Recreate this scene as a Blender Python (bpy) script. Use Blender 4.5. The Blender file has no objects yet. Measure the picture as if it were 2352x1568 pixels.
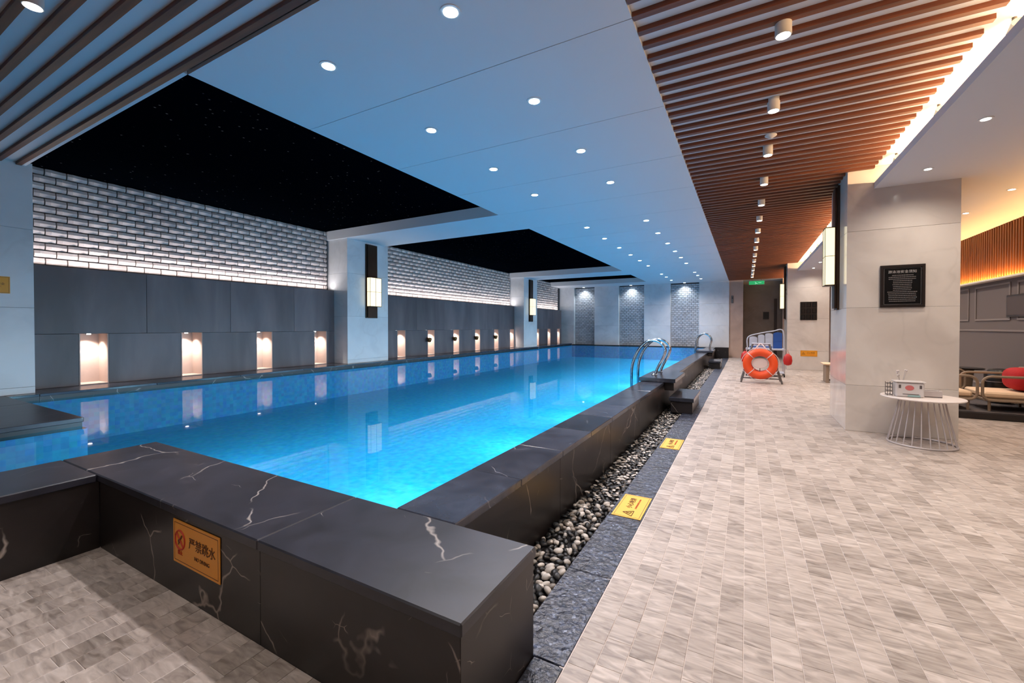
import bpy, bmesh, math, random
from mathutils import Vector, Matrix
random.seed(7)
scene = bpy.context.scene
PI = math.pi

# ------------------------------------------------------------------ camera
cam_d = bpy.data.cameras.new('camera')
cam = bpy.data.objects.new('camera', cam_d)
scene.collection.objects.link(cam)
F_PX = 975.0
YAW = math.atan(537.0 / F_PX)
PITCH = math.radians(0.7)
cam_d.sensor_width = 36.0
cam_d.lens = 36.0 * F_PX / 2352.0
cam_d.shift_y = -(34.0 - F_PX * math.tan(PITCH)) / 2352.0
cam_d.clip_start = 0.02
cam_d.clip_end = 100
cam.location = (0, 0, 1.25)
cam.rotation_euler = (PI / 2 - PITCH, 0, YAW)
scene.camera = cam

# ------------------------------------------------------------------ world, exposure
world = bpy.data.worlds.new('world')
scene.world = world
world.use_nodes = True
world.node_tree.nodes['Background'].inputs[0].default_value = (0.5, 0.6, 0.8, 1)
world.node_tree.nodes['Background'].inputs[1].default_value = 0.02
scene.view_settings.view_transform = 'Standard'
scene.view_settings.look = 'None'
scene.view_settings.gamma = 1
scene.view_settings.use_curve_mapping = False
scene.view_settings.exposure = 0.15
cy = scene.cycles
cy.max_bounces = 8
cy.diffuse_bounces = 4
cy.glossy_bounces = 4
cy.transmission_bounces = 4
cy.transparent_max_bounces = 8
cy.sample_clamp_indirect = 4.0
cy.sample_clamp_direct = 0
cy.caustics_reflective = False
cy.caustics_refractive = False
cy.use_denoising = True

# light powers (pool bars and entry lamps are added for brightness)
P_DOWN = 88       # recessed downlights over the pool
P_CYL = 22        # cylinder lamps in the slatted ceiling
P_SOFFIT = 41     # downlights in the lowered ceiling
P_POOL = 50       # added underwater bars, out of view
P_COVE = 15       # warm strip in the cove, per metre
P_NICHE = 40     # lamp in each wall niche
P_BRICK = 5     # strip under the brick wall, per metre
P_LOUNGE = 13      # strip under the wooden wall band, per metre
WARM = (1.0, 0.72, 0.45)
NEUTRAL = (1.0, 0.90, 0.80)
COOL = (0.72, 0.88, 1.0)


# ------------------------------------------------------------------ geometry helpers
def col(h):
    h = h.lstrip('#')
    r = [int(h[i:i + 2], 16) / 255 for i in (0, 2, 4)]
    return tuple((c / 12.92 if c <= .04045 else ((c + .055) / 1.055) ** 2.4) for c in r) + (1,)


def ring_frame(t):
    t = t.normalized()
    u = Vector((0, 0, 1)) if abs(t.z) < .9 else Vector((1, 0, 0))
    a = t.cross(u).normalized()
    return a, t.cross(a).normalized()


class MB:
    def __init__(s):
        s.v = []
        s.f = []
        s.sm = []

    def add(s, vs, fs, smooth=False):
        o = len(s.v)
        s.v += [tuple(p) for p in vs]
        s.f += [tuple(i + o for i in f) for f in fs]
        s.sm += [smooth] * len(fs)
        return s

    def box(s, x0, y0, z0, x1, y1, z1):
        v = [(x0, y0, z0), (x1, y0, z0), (x1, y1, z0), (x0, y1, z0), (x0, y0, z1), (x1, y0, z1), (x1, y1, z1), (x0, y1, z1)]
        f = [(0, 3, 2, 1), (4, 5, 6, 7), (0, 1, 5, 4), (1, 2, 6, 5), (2, 3, 7, 6), (3, 0, 4, 7)]
        return s.add(v, f)

    def bevbox(s, x0, y0, z0, x1, y1, z1, b=.004):
        # box with a chamfer round its six faces
        bm = bmesh.new()
        bmesh.ops.create_cube(bm, size=1)
        for v in bm.verts:
            v.co = Vector((x0 + (v.co.x + .5) * (x1 - x0), y0 + (v.co.y + .5) * (y1 - y0), z0 + (v.co.z + .5) * (z1 - z0)))
        bmesh.ops.bevel(bm, geom=list(bm.edges), offset=b, segments=1, affect='EDGES')
        bm.verts.ensure_lookup_table()
        bm.verts.index_update()
        s.add([v.co[:] for v in bm.verts], [[v.index for v in f.verts] for f in bm.faces])
        bm.free()
        return s

    def tube(s, pts, r, n=10, closed=False, cap=True):
        P = [Vector(p) for p in pts]
        m = len(P)
        R = r if isinstance(r, (list, tuple)) else [r] * m
        vs, fs = [], []
        pa = None
        for i in range(m):
            if closed:
                t = P[(i + 1) % m] - P[i - 1]
            else:
                t = P[min(i + 1, m - 1)] - P[max(i - 1, 0)]
            t = t.normalized()
            if pa is None:
                a, b = ring_frame(t)
            else:
                a = (pa - t * pa.dot(t)).normalized()
                b = t.cross(a).normalized()
            pa = a
            for k in range(n):
                q = 2 * PI * k / n
                vs.append(P[i] + (a * math.cos(q) + b * math.sin(q)) * R[i])
        for i in range(m if closed else m - 1):
            j = (i + 1) % m
            for k in range(n):
                fs.append((i * n + k, i * n + (k + 1) % n, j * n + (k + 1) % n, j * n + k))
        if cap and not closed:
            fs.append(tuple(range(n))[::-1])
            fs.append(tuple((m - 1) * n + k for k in range(n)))
        return s.add(vs, fs, True)

    def lathe(s, prof, c=(0, 0, 0), n=32, axis='z', smooth=True, squash=(1, 1)):
        vs, fs = [], []
        m = len(prof)
        for r, h in prof:
            for k in range(n):
                q = 2 * PI * k / n
                x, y = r * math.cos(q) * squash[0], r * math.sin(q) * squash[1]
                p = {'z': (x, y, h), 'x': (h, x, y), 'y': (x, h, y)}[axis]
                vs.append((c[0] + p[0], c[1] + p[1], c[2] + p[2]))
        for i in range(m - 1):
            for k in range(n):
                fs.append((i * n + k, i * n + (k + 1) % n, (i + 1) * n + (k + 1) % n, (i + 1) * n + k))
        fs.append(tuple(range(n))[::-1])
        fs.append(tuple((m - 1) * n + k for k in range(n)))
        return s.add(vs, fs, smooth)

    def mesh(s, name, mat):
        me = bpy.data.meshes.new(name)
        me.from_pydata(s.v, [], s.f)
        me.polygons.foreach_set('use_smooth', s.sm)
        if mat:
            me.materials.append(mat)
        bm = bmesh.new()
        bm.from_mesh(me)
        bmesh.ops.recalc_face_normals(bm, faces=bm.faces)
        bm.to_mesh(me)
        bm.free()
        if any(s.sm) and hasattr(me, 'set_sharp_from_angle'):
            me.set_sharp_from_angle(angle=math.radians(40))
        me.update()
        return me

    def build(s, name, mat, parent=None, kind=None):
        return put(name, s.mesh(name, mat), parent, kind=kind)


def put(name, me, parent=None, loc=None, kind=None, rot=None):
    o = bpy.data.objects.new(name, me)
    scene.collection.objects.link(o)
    if loc is not None:
        o.location = loc
    if rot is not None:
        o.rotation_euler = rot
    if parent is not None:
        o.parent = parent
        o.matrix_parent_inverse = world_mat(parent).inverted()
    if kind:
        o['kind'] = kind
    return o


def world_mat(o):
    m = Matrix.LocRotScale(o.location, o.rotation_euler, o.scale)
    if o.parent:
        m = world_mat(o.parent) @ o.matrix_parent_inverse @ m
    return m


def thing(name, label, cat, loc, group=None, kind=None, rot=0):
    o = bpy.data.objects.new(name, None)
    scene.collection.objects.link(o)
    o.empty_display_size = .1
    o.location = loc
    o.rotation_euler = (0, 0, rot)
    o['label'] = label
    o['category'] = cat
    if group:
        o['group'] = group
    if kind:
        o['kind'] = kind
    return o


def tag(o, label, cat, group=None, kind=None):
    o['label'] = label
    o['category'] = cat
    if group:
        o['group'] = group
    if kind:
        o['kind'] = kind
    return o


def copy_tree(o, parent=None):
    c = o.copy()
    scene.collection.objects.link(c)
    if parent is not None:
        c.parent = parent
    for ch in list(o.children):
        copy_tree(ch, c)
    return c


def ordinal(i):
    return ['first', 'second', 'third', 'fourth', 'fifth', 'sixth', 'seventh', 'eighth', 'ninth', 'tenth', 'eleventh', 'twelfth', 'thirteenth', 'fourteenth', 'fifteenth', 'sixteenth', 'seventeenth', 'eighteenth'][i]


# ------------------------------------------------------------------ materials
def new_mat(name):
    m = bpy.data.materials.new(name)
    m.use_nodes = True
    nt = m.node_tree
    return m, nt, nt.nodes['Principled BSDF']


def N(nt, t, **kw):
    n = nt.nodes.new(t)
    for k, v in kw.items():
        if k == 'op':
            n.operation = v
        elif k.startswith('i_'):
            n.inputs[int(k[2:])].default_value = v
        else:
            setattr(n, k, v)
    return n


def plain(name, c, rough=.5, metal=0., spec=.5, emit=None, es=0., bump=None, coat=0.):
    m, nt, b = new_mat(name)
    b.inputs['Base Color'].default_value = col(c) if isinstance(c, str) else c
    b.inputs['Roughness'].default_value = rough
    b.inputs['Metallic'].default_value = metal
    b.inputs['Specular IOR Level'].default_value = spec
    b.inputs['Coat Weight'].default_value = coat
    if emit:
        b.inputs['Emission Color'].default_value = col(emit) if isinstance(emit, str) else tuple(emit) + (1,)
        b.inputs['Emission Strength'].default_value = es
    if bump:
        tc = N(nt, 'ShaderNodeTexCoord')
        no = N(nt, 'ShaderNodeTexNoise')
        no.inputs['Scale'].default_value = bump[0]
        no.inputs['Detail'].default_value = 3
        bp = N(nt, 'ShaderNodeBump')
        bp.inputs['Strength'].default_value = bump[1]
        bp.inputs['Distance'].default_value = .01
        nt.links.new(tc.outputs['Object'], no.inputs['Vector'])
        nt.links.new(no.outputs['Fac'], bp.inputs['Height'])
        nt.links.new(bp.outputs['Normal'], b.inputs['Normal'])
    return m


def piece_vector(nt, spread=12.0):
    """world position shifted per piece, and a random number per piece"""
    L = nt.links
    geo = N(nt, 'ShaderNodeNewGeometry')
    oi = N(nt, 'ShaderNodeObjectInfo')
    ad = N(nt, 'ShaderNodeMath', op='ADD')
    fr = N(nt, 'ShaderNodeMath', op='FRACT')
    L.new(geo.outputs['Random Per Island'], ad.inputs[0])
    L.new(oi.outputs['Random'], ad.inputs[1])
    L.new(ad.outputs[0], fr.inputs[0])
    sc = N(nt, 'ShaderNodeMath', op='MULTIPLY')
    sc.inputs[1].default_value = spread
    L.new(fr.outputs[0], sc.inputs[0])
    va = N(nt, 'ShaderNodeVectorMath', op='ADD')
    L.new(geo.outputs['Position'], va.inputs[0])
    L.new(sc.outputs[0], va.inputs[1])
    return va.outputs[0], fr.outputs[0]


def ramp(nt, fac, stops):
    r = N(nt, 'ShaderNodeValToRGB')
    e = r.color_ramp.elements
    while len(e) > 1:
        e.remove(e[-1])
    e[0].position = stops[0][0]
    e[0].color = col(stops[0][1]) if isinstance(stops[0][1], str) else stops[0][1]
    for p, c in stops[1:]:
        k = e.new(p)
        k.color = col(c) if isinstance(c, str) else c
    nt.links.new(fac, r.inputs[0])
    return r.outputs[0]


def mixc(nt, fac, a, b, blend='MIX'):
    m = N(nt, 'ShaderNodeMix', data_type='RGBA', blend_type=blend)
    for s, v in ((0, fac), (6, a), (7, b)):
        if hasattr(v, 'is_output'):
            nt.links.new(v, m.inputs[s])
        else:
            m.inputs[s].default_value = v
    return m.outputs[2]


def veins(nt, vec, scale, width, warp=.6, mask=.5):
    """thin broken lines: 1 on a vein, 0 off"""
    L = nt.links
    n1 = N(nt, 'ShaderNodeTexNoise')
    n1.inputs['Scale'].default_value = scale
    n1.inputs['Detail'].default_value = 3
    n1.inputs['Distortion'].default_value = warp
    L.new(vec, n1.inputs['Vector'])
    s = N(nt, 'ShaderNodeMath', op='SUBTRACT', i_1=.5)
    L.new(n1.outputs['Fac'], s.inputs[0])
    a = N(nt, 'ShaderNodeMath', op='ABSOLUTE')
    L.new(s.outputs[0], a.inputs[0])
    mr = N(nt, 'ShaderNodeMapRange')
    mr.inputs['From Min'].default_value = 0
    mr.inputs['From Max'].default_value = width
    mr.inputs['To Min'].default_value = 1
    mr.inputs['To Max'].default_value = 0
    L.new(a.outputs[0], mr.inputs['Value'])
    n2 = N(nt, 'ShaderNodeTexNoise')
    n2.inputs['Scale'].default_value = scale * 1.7
    L.new(vec, n2.inputs['Vector'])
    m2 = N(nt, 'ShaderNodeMapRange')
    m2.inputs['From Min'].default_value = mask
    m2.inputs['From Max'].default_value = mask + .12
    L.new(n2.outputs['Fac'], m2.inputs['Value'])
    mu = N(nt, 'ShaderNodeMath', op='MULTIPLY')
    L.new(mr.outputs[0], mu.inputs[0])
    L.new(m2.outputs[0], mu.inputs[1])
    return mu.outputs[0]


def cracks(nt, vec, scale, width, mask):
    """long thin broken mineral veins"""
    L = nt.links
    n0 = N(nt, 'ShaderNodeTexNoise')
    n0.inputs['Scale'].default_value = 2.2
    n0.inputs['Detail'].default_value = 4
    L.new(vec, n0.inputs['Vector'])
    ma = N(nt, 'ShaderNodeVectorMath', op='MULTIPLY_ADD')
    ma.inputs[1].default_value = (.35, .35, .35)
    L.new(n0.outputs['Color'], ma.inputs[0])
    L.new(vec, ma.inputs[2])
    vo = N(nt, 'ShaderNodeTexVoronoi', feature='DISTANCE_TO_EDGE')
    vo.inputs['Scale'].default_value = scale
    L.new(ma.outputs[0], vo.inputs['Vector'])
    mr = N(nt, 'ShaderNodeMapRange')
    mr.inputs['From Min'].default_value = 0
    mr.inputs['From Max'].default_value = width
    mr.inputs['To Min'].default_value = 1
    mr.inputs['To Max'].default_value = 0
    L.new(vo.outputs['Distance'], mr.inputs['Value'])
    n2 = N(nt, 'ShaderNodeTexNoise')
    n2.inputs['Scale'].default_value = scale * 2.1
    n2.inputs['Detail'].default_value = 1
    L.new(vec, n2.inputs['Vector'])
    m2 = N(nt, 'ShaderNodeMapRange')
    m2.inputs['From Min'].default_value = mask
    m2.inputs['From Max'].default_value = mask + .08
    L.new(n2.outputs['Fac'], m2.inputs['Value'])
    mu = N(nt, 'ShaderNodeMath', op='MULTIPLY')
    L.new(mr.outputs[0], mu.inputs[0])
    L.new(m2.outputs[0], mu.inputs[1])
    return mu.outputs[0]


def noise(nt, vec, scale, detail=4, dist=0., rough=.5):
    n = N(nt, 'ShaderNodeTexNoise')
    n.inputs['Scale'].default_value = scale
    n.inputs['Detail'].default_value = detail
    n.inputs['Distortion'].default_value = dist
    n.inputs['Roughness'].default_value = rough
    nt.links.new(vec, n.inputs['Vector'])
    return n.outputs['Fac']


def m_black_marble(name, lo, hi, vein, rough=.22, vs=1.3, vw=.006, mask=.5, tone=False):
    m, nt, b = new_mat(name)
    vec, rnd = piece_vector(nt, 9)
    base = ramp(nt, noise(nt, vec, 4.5, 6, .8), [(.3, lo), (.7, hi)])
    c = mixc(nt, cracks(nt, vec, vs, vw, mask), base, col(vein))
    c = mixc(nt, cracks(nt, vec, vs * 2.7, vw * .8, mask + .12), c, col(vein))
    if tone:
        t_ = ramp(nt, rnd, [(0, (.55, .55, .6, 1)), (1, (1.5, 1.5, 1.6, 1))])
        c = mixc(nt, 1.0, c, t_, 'MULTIPLY')
    nt.links.new(c, b.inputs['Base Color'])
    b.inputs['Roughness'].default_value = rough
    return m


def m_tile(name):
    m, nt, b = new_mat(name)
    vec, rnd = piece_vector(nt, 20)
    L = nt.links
    base = ramp(nt, rnd, [(0, '#c0b3aa'), (.35, '#c4b7af'), (.6, '#b0a39b'), (.8, '#9b8f87'), (1, '#857970')])
    mp = N(nt, 'ShaderNodeMapping')
    mp.inputs['Rotation'].default_value = (0, 0, .6)
    mp.inputs['Scale'].default_value = (1, 4, 1)
    L.new(vec, mp.inputs['Vector'])
    st = ramp(nt, noise(nt, mp.outputs[0], 7, 5, 1.2), [(.33, '#665c56'), (.45, '#9c9088'), (.58, '#b9ada5'), (.7, '#d6cbc4')])
    c = mixc(nt, .55, base, st)
    L.new(c, b.inputs['Base Color'])
    b.inputs['Roughness'].default_value = .42
    return m


def m_marble(name, base_c, dark, rough=.12):
    m, nt, b = new_mat(name)
    vec, rnd = piece_vector(nt, 7)
    cl = ramp(nt, noise(nt, vec, 1.6, 6, .6), [(.3, dark), (.6, base_c)])
    v = veins(nt, vec, 1.1, .03, 1.2, .42)
    mul = N(nt, 'ShaderNodeMath', op='MULTIPLY', i_1=.16)
    nt.links.new(v, mul.inputs[0])
    c = mixc(nt, mul.outputs[0], cl, col('#aaa39d'))
    nt.links.new(c, b.inputs['Base Color'])
    b.inputs['Roughness'].default_value = rough
    return m


def m_grey_stone(name, stops, rough=.5):
    m, nt, b = new_mat(name)
    vec, rnd = piece_vector(nt, 9)
    L = nt.links
    mp = N(nt, 'ShaderNodeMapping')
    mp.inputs['Scale'].default_value = (1, 1, .22)
    L.new(vec, mp.inputs['Vector'])
    n = noise(nt, mp.outputs[0], 2.4, 6, .5)
    ad = N(nt, 'ShaderNodeMath', op='ADD')
    sc = N(nt, 'ShaderNodeMath', op='MULTIPLY_ADD', i_1=.22, i_2=-.11)
    L.new(rnd, sc.inputs[0])
    L.new(n, ad.inputs[0])
    L.new(sc.outputs[0], ad.inputs[1])
    L.new(ramp(nt, ad.outputs[0], stops), b.inputs['Base Color'])
    b.inputs['Roughness'].default_value = rough
    return m


def m_random(name, stops, rough=.5, constant=False, bump=None):
    m, nt, b = new_mat(name)
    vec, rnd = piece_vector(nt, 9)
    c = ramp(nt, rnd, stops)
    if constant:
        c.node.color_ramp.interpolation = 'CONSTANT'
    nt.links.new(c, b.inputs['Base Color'])
    b.inputs['Roughness'].default_value = rough
    if bump:
        bp = N(nt, 'ShaderNodeBump')
        bp.inputs['Strength'].default_value = bump[1]
        bp.inputs['Distance'].default_value = .01
        nt.links.new(noise(nt, vec, bump[0], 3), bp.inputs['Height'])
        nt.links.new(bp.outputs[0], b.inputs['Normal'])
    return m


def m_wood(name, lo, hi, rough=.4, axis=0):
    m, nt, b = new_mat(name)
    vec, rnd = piece_vector(nt, 9)
    mp = N(nt, 'ShaderNodeMapping')
    s = [14, 14, 14]
    s[axis] = .8
    mp.inputs['Scale'].default_value = s
    nt.links.new(vec, mp.inputs['Vector'])
    c = ramp(nt, noise(nt, mp.outputs[0], 2.2, 4, .3), [(.3, lo), (.7, hi)])
    nt.links.new(c, b.inputs['Base Color'])
    b.inputs['Roughness'].default_value = rough
    return m


def m_granite(name):
    m, nt, b = new_mat(name)
    vec, rnd = piece_vector(nt, 9)
    vo = N(nt, 'ShaderNodeTexVoronoi')
    vo.inputs['Scale'].default_value = 85
    nt.links.new(vec, vo.inputs['Vector'])
    sp = ramp(nt, vo.outputs['Color'], [(.0, '#1c202d'), (.55, '#2e3446'), (.8, '#525c74'), (.93, '#98a4bd')])
    n = noise(nt, vec, 9, 6, .8)
    c = mixc(nt, ramp(nt, n, [(.35, (0, 0, 0, 1)), (.65, (.75, .75, .75, 1))]), sp, col('#202127'))
    nt.links.new(c, b.inputs['Base Color'])
    b.inputs['Roughness'].default_value = .3
    bp = N(nt, 'ShaderNodeBump')
    bp.inputs['Strength'].default_value = .55
    bp.inputs['Distance'].default_value = .02
    nt.links.new(noise(nt, vec, 30, 4), bp.inputs['Height'])
    nt.links.new(bp.outputs[0], b.inputs['Normal'])
    return m


def m_pool_tile(name, lo='#4dbbe6', hi='#72d2ee'):
    m, nt, b = new_mat(name)
    geo = N(nt, 'ShaderNodeNewGeometry')
    vo = N(nt, 'ShaderNodeTexVoronoi', distance='CHEBYCHEV')
    vo.inputs['Scale'].default_value = 20
    vo.inputs['Randomness'].default_value = 0
    nt.links.new(geo.outputs['Position'], vo.inputs['Vector'])
    c1 = ramp(nt, noise(nt, geo.outputs['Position'], 14, 2), [(.3, lo), (.7, hi)])
    c = mixc(nt, .12, c1, vo.outputs['Color'])
    nt.links.new(c, b.inputs['Base Color'])
    b.inputs['Roughness'].default_value = .4
    return m


def m_water(name):
    m, nt, b = new_mat(name)
    nt.nodes.remove(b)
    L = nt.links
    out = nt.nodes['Material Output']
    tr = N(nt, 'ShaderNodeBsdfTransparent')
    tr.inputs[0].default_value = (.28, .77, .94, 1)
    gl = N(nt, 'ShaderNodeBsdfGlossy')
    gl.inputs['Roughness'].default_value = .02
    gl.inputs['Color'].default_value = (.95, .97, 1, 1)
    fr = N(nt, 'ShaderNodeFresnel')
    fr.inputs['IOR'].default_value = 1.33
    mx = N(nt, 'ShaderNodeMixShader')
    geo = N(nt, 'ShaderNodeNewGeometry')
    n1 = noise(nt, geo.outputs['Position'], 3.2, 3)
    bp = N(nt, 'ShaderNodeBump')
    bp.inputs['Strength'].default_value = .025
    bp.inputs['Distance'].default_value = .01
    L.new(n1, bp.inputs['Height'])
    L.new(bp.outputs[0], gl.inputs['Normal'])
    mr = N(nt, 'ShaderNodeMapRange')
    mr.inputs['To Min'].default_value = .03
    mr.inputs['To Max'].default_value = .34
    L.new(fr.outputs[0], mr.inputs['Value'])
    L.new(mr.outputs[0], mx.inputs[0])
    L.new(tr.outputs[0], mx.inputs[1])
    L.new(gl.outputs[0], mx.inputs[2])
    L.new(mx.outputs[0], out.inputs['Surface'])
    return m


def m_star(name):
    m, nt, b = new_mat(name)
    b.inputs['Base Color'].default_value = col('#020408')
    b.inputs['Roughness'].default_value = .6
    b.inputs['Specular IOR Level'].default_value = 0
    b.inputs['IOR'].default_value = 1.0
    geo = N(nt, 'ShaderNodeNewGeometry')
    vo = N(nt, 'ShaderNodeTexVoronoi')
    vo.inputs['Scale'].default_value = 9
    nt.links.new(geo.outputs['Position'], vo.inputs['Vector'])
    c = ramp(nt, vo.outputs['Distance'], [(.04, (.25, .27, .32, 1)), (.11, (0, 0, 0, 1))])
    nt.links.new(c, b.inputs['Emission Color'])
    b.inputs['Emission Strength'].default_value = .12
    return m


M_WHITE = plain('white_paint', '#dadadc', .8)
M_COVE = plain('cove_paint', '#e6dccf', .8)
M_GROUT = plain('tile_grout', '#d2c7c0', .8)
M_TILE = m_tile('floor_tile_stone')
M_BLACK = m_black_marble('black_marble_polished', '#181516', '#241f20', '#9a9089', .36, 1.5, .008, .48)
M_TOP = m_black_marble('black_marble_top_sheen', '#1b1c24', '#2f303c', '#a39c98', .36, 1.1, .006, .48)  # same marble; ceiling sheen on the tops put into a greyer, bluer colour
M_COPE = m_black_marble('dark_coping_stone', '#26282f', '#3a3d46', '#77777a', .18, 1.6, .006, .58, True)
M_GRANITE = m_granite('dark_granite')
M_MARBLE = m_marble('pale_marble', '#d8d0c9', '#c6bdb6', .12)
M_MARBLE_L = m_marble('white_marble', '#dcdcdd', '#cbccce', .34)
M_DADO = m_grey_stone('grey_stone_cladding', [(.28, '#4f474a'), (.5, '#61585b'), (.72, '#74696b')], .45)
M_NICHE = plain('niche_stone', '#b5a39a', .6, bump=(12, .2))
M_BRICK = m_random('white_brick', [(0, '#b5a8a4'), (.5, '#c4b7b2'), (1, '#d0c3bd')], .55, bump=(30, .4))
M_MORTAR = plain('dark_mortar', '#3c3a3d', .9)
M_SLAT = m_wood('slat_wood', '#55270f', '#7a3f1b', .5, 0)
M_BAND = m_wood('band_wood', '#6b3b1c', '#94572c', .45, 2)
M_STAR = m_star('star_ceiling_panel')
M_POOL = m_pool_tile('pool_mosaic')
M_POOLB = m_pool_tile('waterline_mosaic', '#2f86b4', '#3f9cc6')
M_WATER = m_water('pool_water')
M_STEEL = plain('polished_steel', '#b8bcc0', .14, 1.0)
M_LAMP = plain('lamp_lens', '#ffffff', .4, emit=(1, .95, .88), es=9)
M_LAMPB = plain('lamp_lens_cool', '#ffffff', .4, emit=(.78, .92, 1), es=14)
M_RIM = plain('lamp_rim', '#d8d8d8', .4)
M_BODY = plain('lamp_body_white', '#cfc8c2', .45)
M_BRONZE = plain('dark_bronze', '#3b2a20', .4, .6)
M_GLOW = plain('lantern_glass', '#f6e6b8', .5, emit=(1, .84, .52), es=1.15)
M_YELLOW = plain('sign_yellow', '#e3961f', .4)
M_YEL2 = plain('floor_sign_yellow', '#e9b33c', .45)
M_SIGNEDGE = plain('sign_edge', '#c08a4a', .5)
M_SIGNTXT = plain('sign_text_brown', '#5c3212', .6)
M_SIGNRED = plain('sign_red', '#b8321c', .6)
M_BOARD = plain('board_black', '#0f0f10', .25)
M_BOARDF = plain('board_frame', '#241d1b', .3)
M_BTXT = plain('board_text', '#a7a2a0', .6)
M_BTXT2 = plain('board_text_dim', '#6f6a6a', .6)
M_ORANGE = plain('lifebuoy_orange', '#e8501d', .45)
M_RED = plain('lifebuoy_red', '#b51f1c', .5)
M_ROPE = plain('white_rope', '#d9c6c6', .7)
M_GREYMET = plain('grey_metal', '#6e6a68', .4, .5)
M_BLUE = plain('blue_board', '#1f4f9c', .5)
M_BWHITE = plain('white_board', '#b9bfce', .5)
M_TABLE = plain('white_lacquer', '#e6dcd8', .3)
M_WIRE = plain('grey_wire', '#c4bcbc', .4, .3)
M_ACRYL = plain('frosted_box', '#c9c4c4', .35)
M_DARKB = plain('dark_plastic', '#5a5151', .5)
M_PINK = plain('pink_print', '#c06868', .6)
M_TEAL = plain('teal_label', '#8fb0b0', .5)
M_TAN = plain('tan_frame', '#8d7a68', .5)
M_CREAM = plain('cream_fabric', '#dcbfa0', .85, bump=(60, .3))
M_REDF = plain('red_fabric', '#a81018', .85, bump=(60, .3))
M_GREYW = plain('grey_wall_paint', '#675e5c', .7)
M_MOULD = plain('grey_moulding', '#7d7472', .6)
M_RUG = plain('dark_rug', '#5c5658', .9, bump=(80, .5))
M_RUGE = plain('rug_edge', '#2e2828', .9)
M_BLK = plain('black_lacquer', '#0c0a0a', .3)
M_BEIGE = m_marble('beige_stone', '#c0a596', '#ab9182', .35)
M_TAUPE = m_marble('taupe_stone', '#94857a', '#83756b', .35)
M_DOOR = plain('dark_door', '#4a3b33', .5)
M_EXIT = plain('exit_green', '#0d6b38', .4, emit=(.03, .45, .16), es=.7)
M_EXITW = plain('exit_white', '#d8ffe6', .4, emit=(.6, 1, .75), es=.7)
M_PEB = m_random('pebble_stone', [(0, '#0f0f11'), (.3, '#18191c'), (.5, '#2b2c30'), (.63, '#8e857c'), (.74, '#c4bcb4'), (.87, '#dcd5ce')], .38, True)
M_LATT = m_random('grey_lattice_brick', [(0, '#a3a6ab'), (.5, '#b0b3b8'), (1, '#bcbfc4')], .5)
M_LED = plain('led_strip', '#ffffff', .5, emit=(1, .62, .28), es=5)
M_ORN = plain('ornament_bronze', '#8a5a30', .35, .7)

# ------------------------------------------------------------------ lights helper


def spot(name, loc, power, color, parent, size=150, blend=.8, r=.03, target=None):
    d = bpy.data.lights.new(name, 'SPOT')
    d.energy = power
    d.color = color
    d.spot_size = math.radians(size)
    d.spot_blend = blend
    d.shadow_soft_size = r
    o = bpy.data.objects.new(name, d)
    scene.collection.objects.link(o)
    o.location = loc
    if target:
        o.rotation_euler = (Vector(target) - Vector(loc)).to_track_quat('-Z', 'Y').to_euler()
    if parent:
        o.parent = parent
        o.matrix_parent_inverse = world_mat(parent).inverted()
    return o


def area(name, loc, sx, sy, power, color, direction, parent=None, spread=180):
    d = bpy.data.lights.new(name, 'AREA')
    d.shape = 'RECTANGLE'
    d.size = sx
    d.size_y = sy
    d.energy = power
    d.color = color
    d.spread = math.radians(spread)
    o = bpy.data.objects.new(name, d)
    scene.collection.objects.link(o)
    o.location = loc
    z = -Vector(direction).normalized()
    y = Vector((0, 1, 0))
    if abs(z.y) > .9:
        y = Vector((1, 0, 0))
    x = y.cross(z).normalized()
    y = z.cross(x).normalized()
    o.rotation_euler = Matrix((x, y, z)).transposed().to_euler()
    if parent:
        o.parent = parent
        o.matrix_parent_inverse = world_mat(parent).inverted()
    return o


# ------------------------------------------------------------------ dimensions (metres)
ZC = 3.10            # ceiling
ZB = 3.13            # board above the slats
XR = -3.60           # right edge of the dark recesses
XS = -0.61           # left end of the slats
XE = 1.305           # right end of the slats
YEND = 19.3
XW = -7.92           # brick wall plane
XD = -7.72           # grey stone cladding face
XP = -7.31           # pool-side face of the left pillars
ZL = 0.47            # ledge along the left wall
ZK = 0.42            # top of the raised pool edge
ZW = 0.395           # water
X0, X1 = -1.38, -1.08   # right pool edge, inner and outer
YB0, YB1 = 0.97, 1.44   # near pool edge, front and back
XA0, XA1 = -3.73, -3.20  # arm of the pool edge that runs back past the camera
XF = -0.575          # left edge of the tiled deck
PIL = [(-1.0, 1.66), (6.13, 7.28), (14.2, 15.35)]     # left pillars (y spans)
BAYS = [(1.66, 6.13), (7.28, 14.2), (15.35, 18.9)]
REC = [(1.6, 6.08), (7.2, 14.12), (15.3, 18.0)]
XRW = 3.6            # right wall
YBK = -2.6           # wall behind the camera

# ------------------------------------------------------------------ FLOOR
floor = MB().box(XF - .02, YBK, -.12, XRW, 20.8, -.0016).box(XA1 - .02, YBK, -.12, XF, YB0 + .02, -.0016).build('floor', M_GROUT, kind='structure')
TW, TL = .0957, .152
GAP = .0022
cells = []
th = YAW


def cam_px(x, y, z):
    r = x * math.cos(th) + y * math.sin(th)
    f = -x * math.sin(th) + y * math.cos(th)
    if f < .05:
        return None
    return 1176 + F_PX * r / f, 762 - 12 - F_PX * (z - 1.25) / f, f


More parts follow.
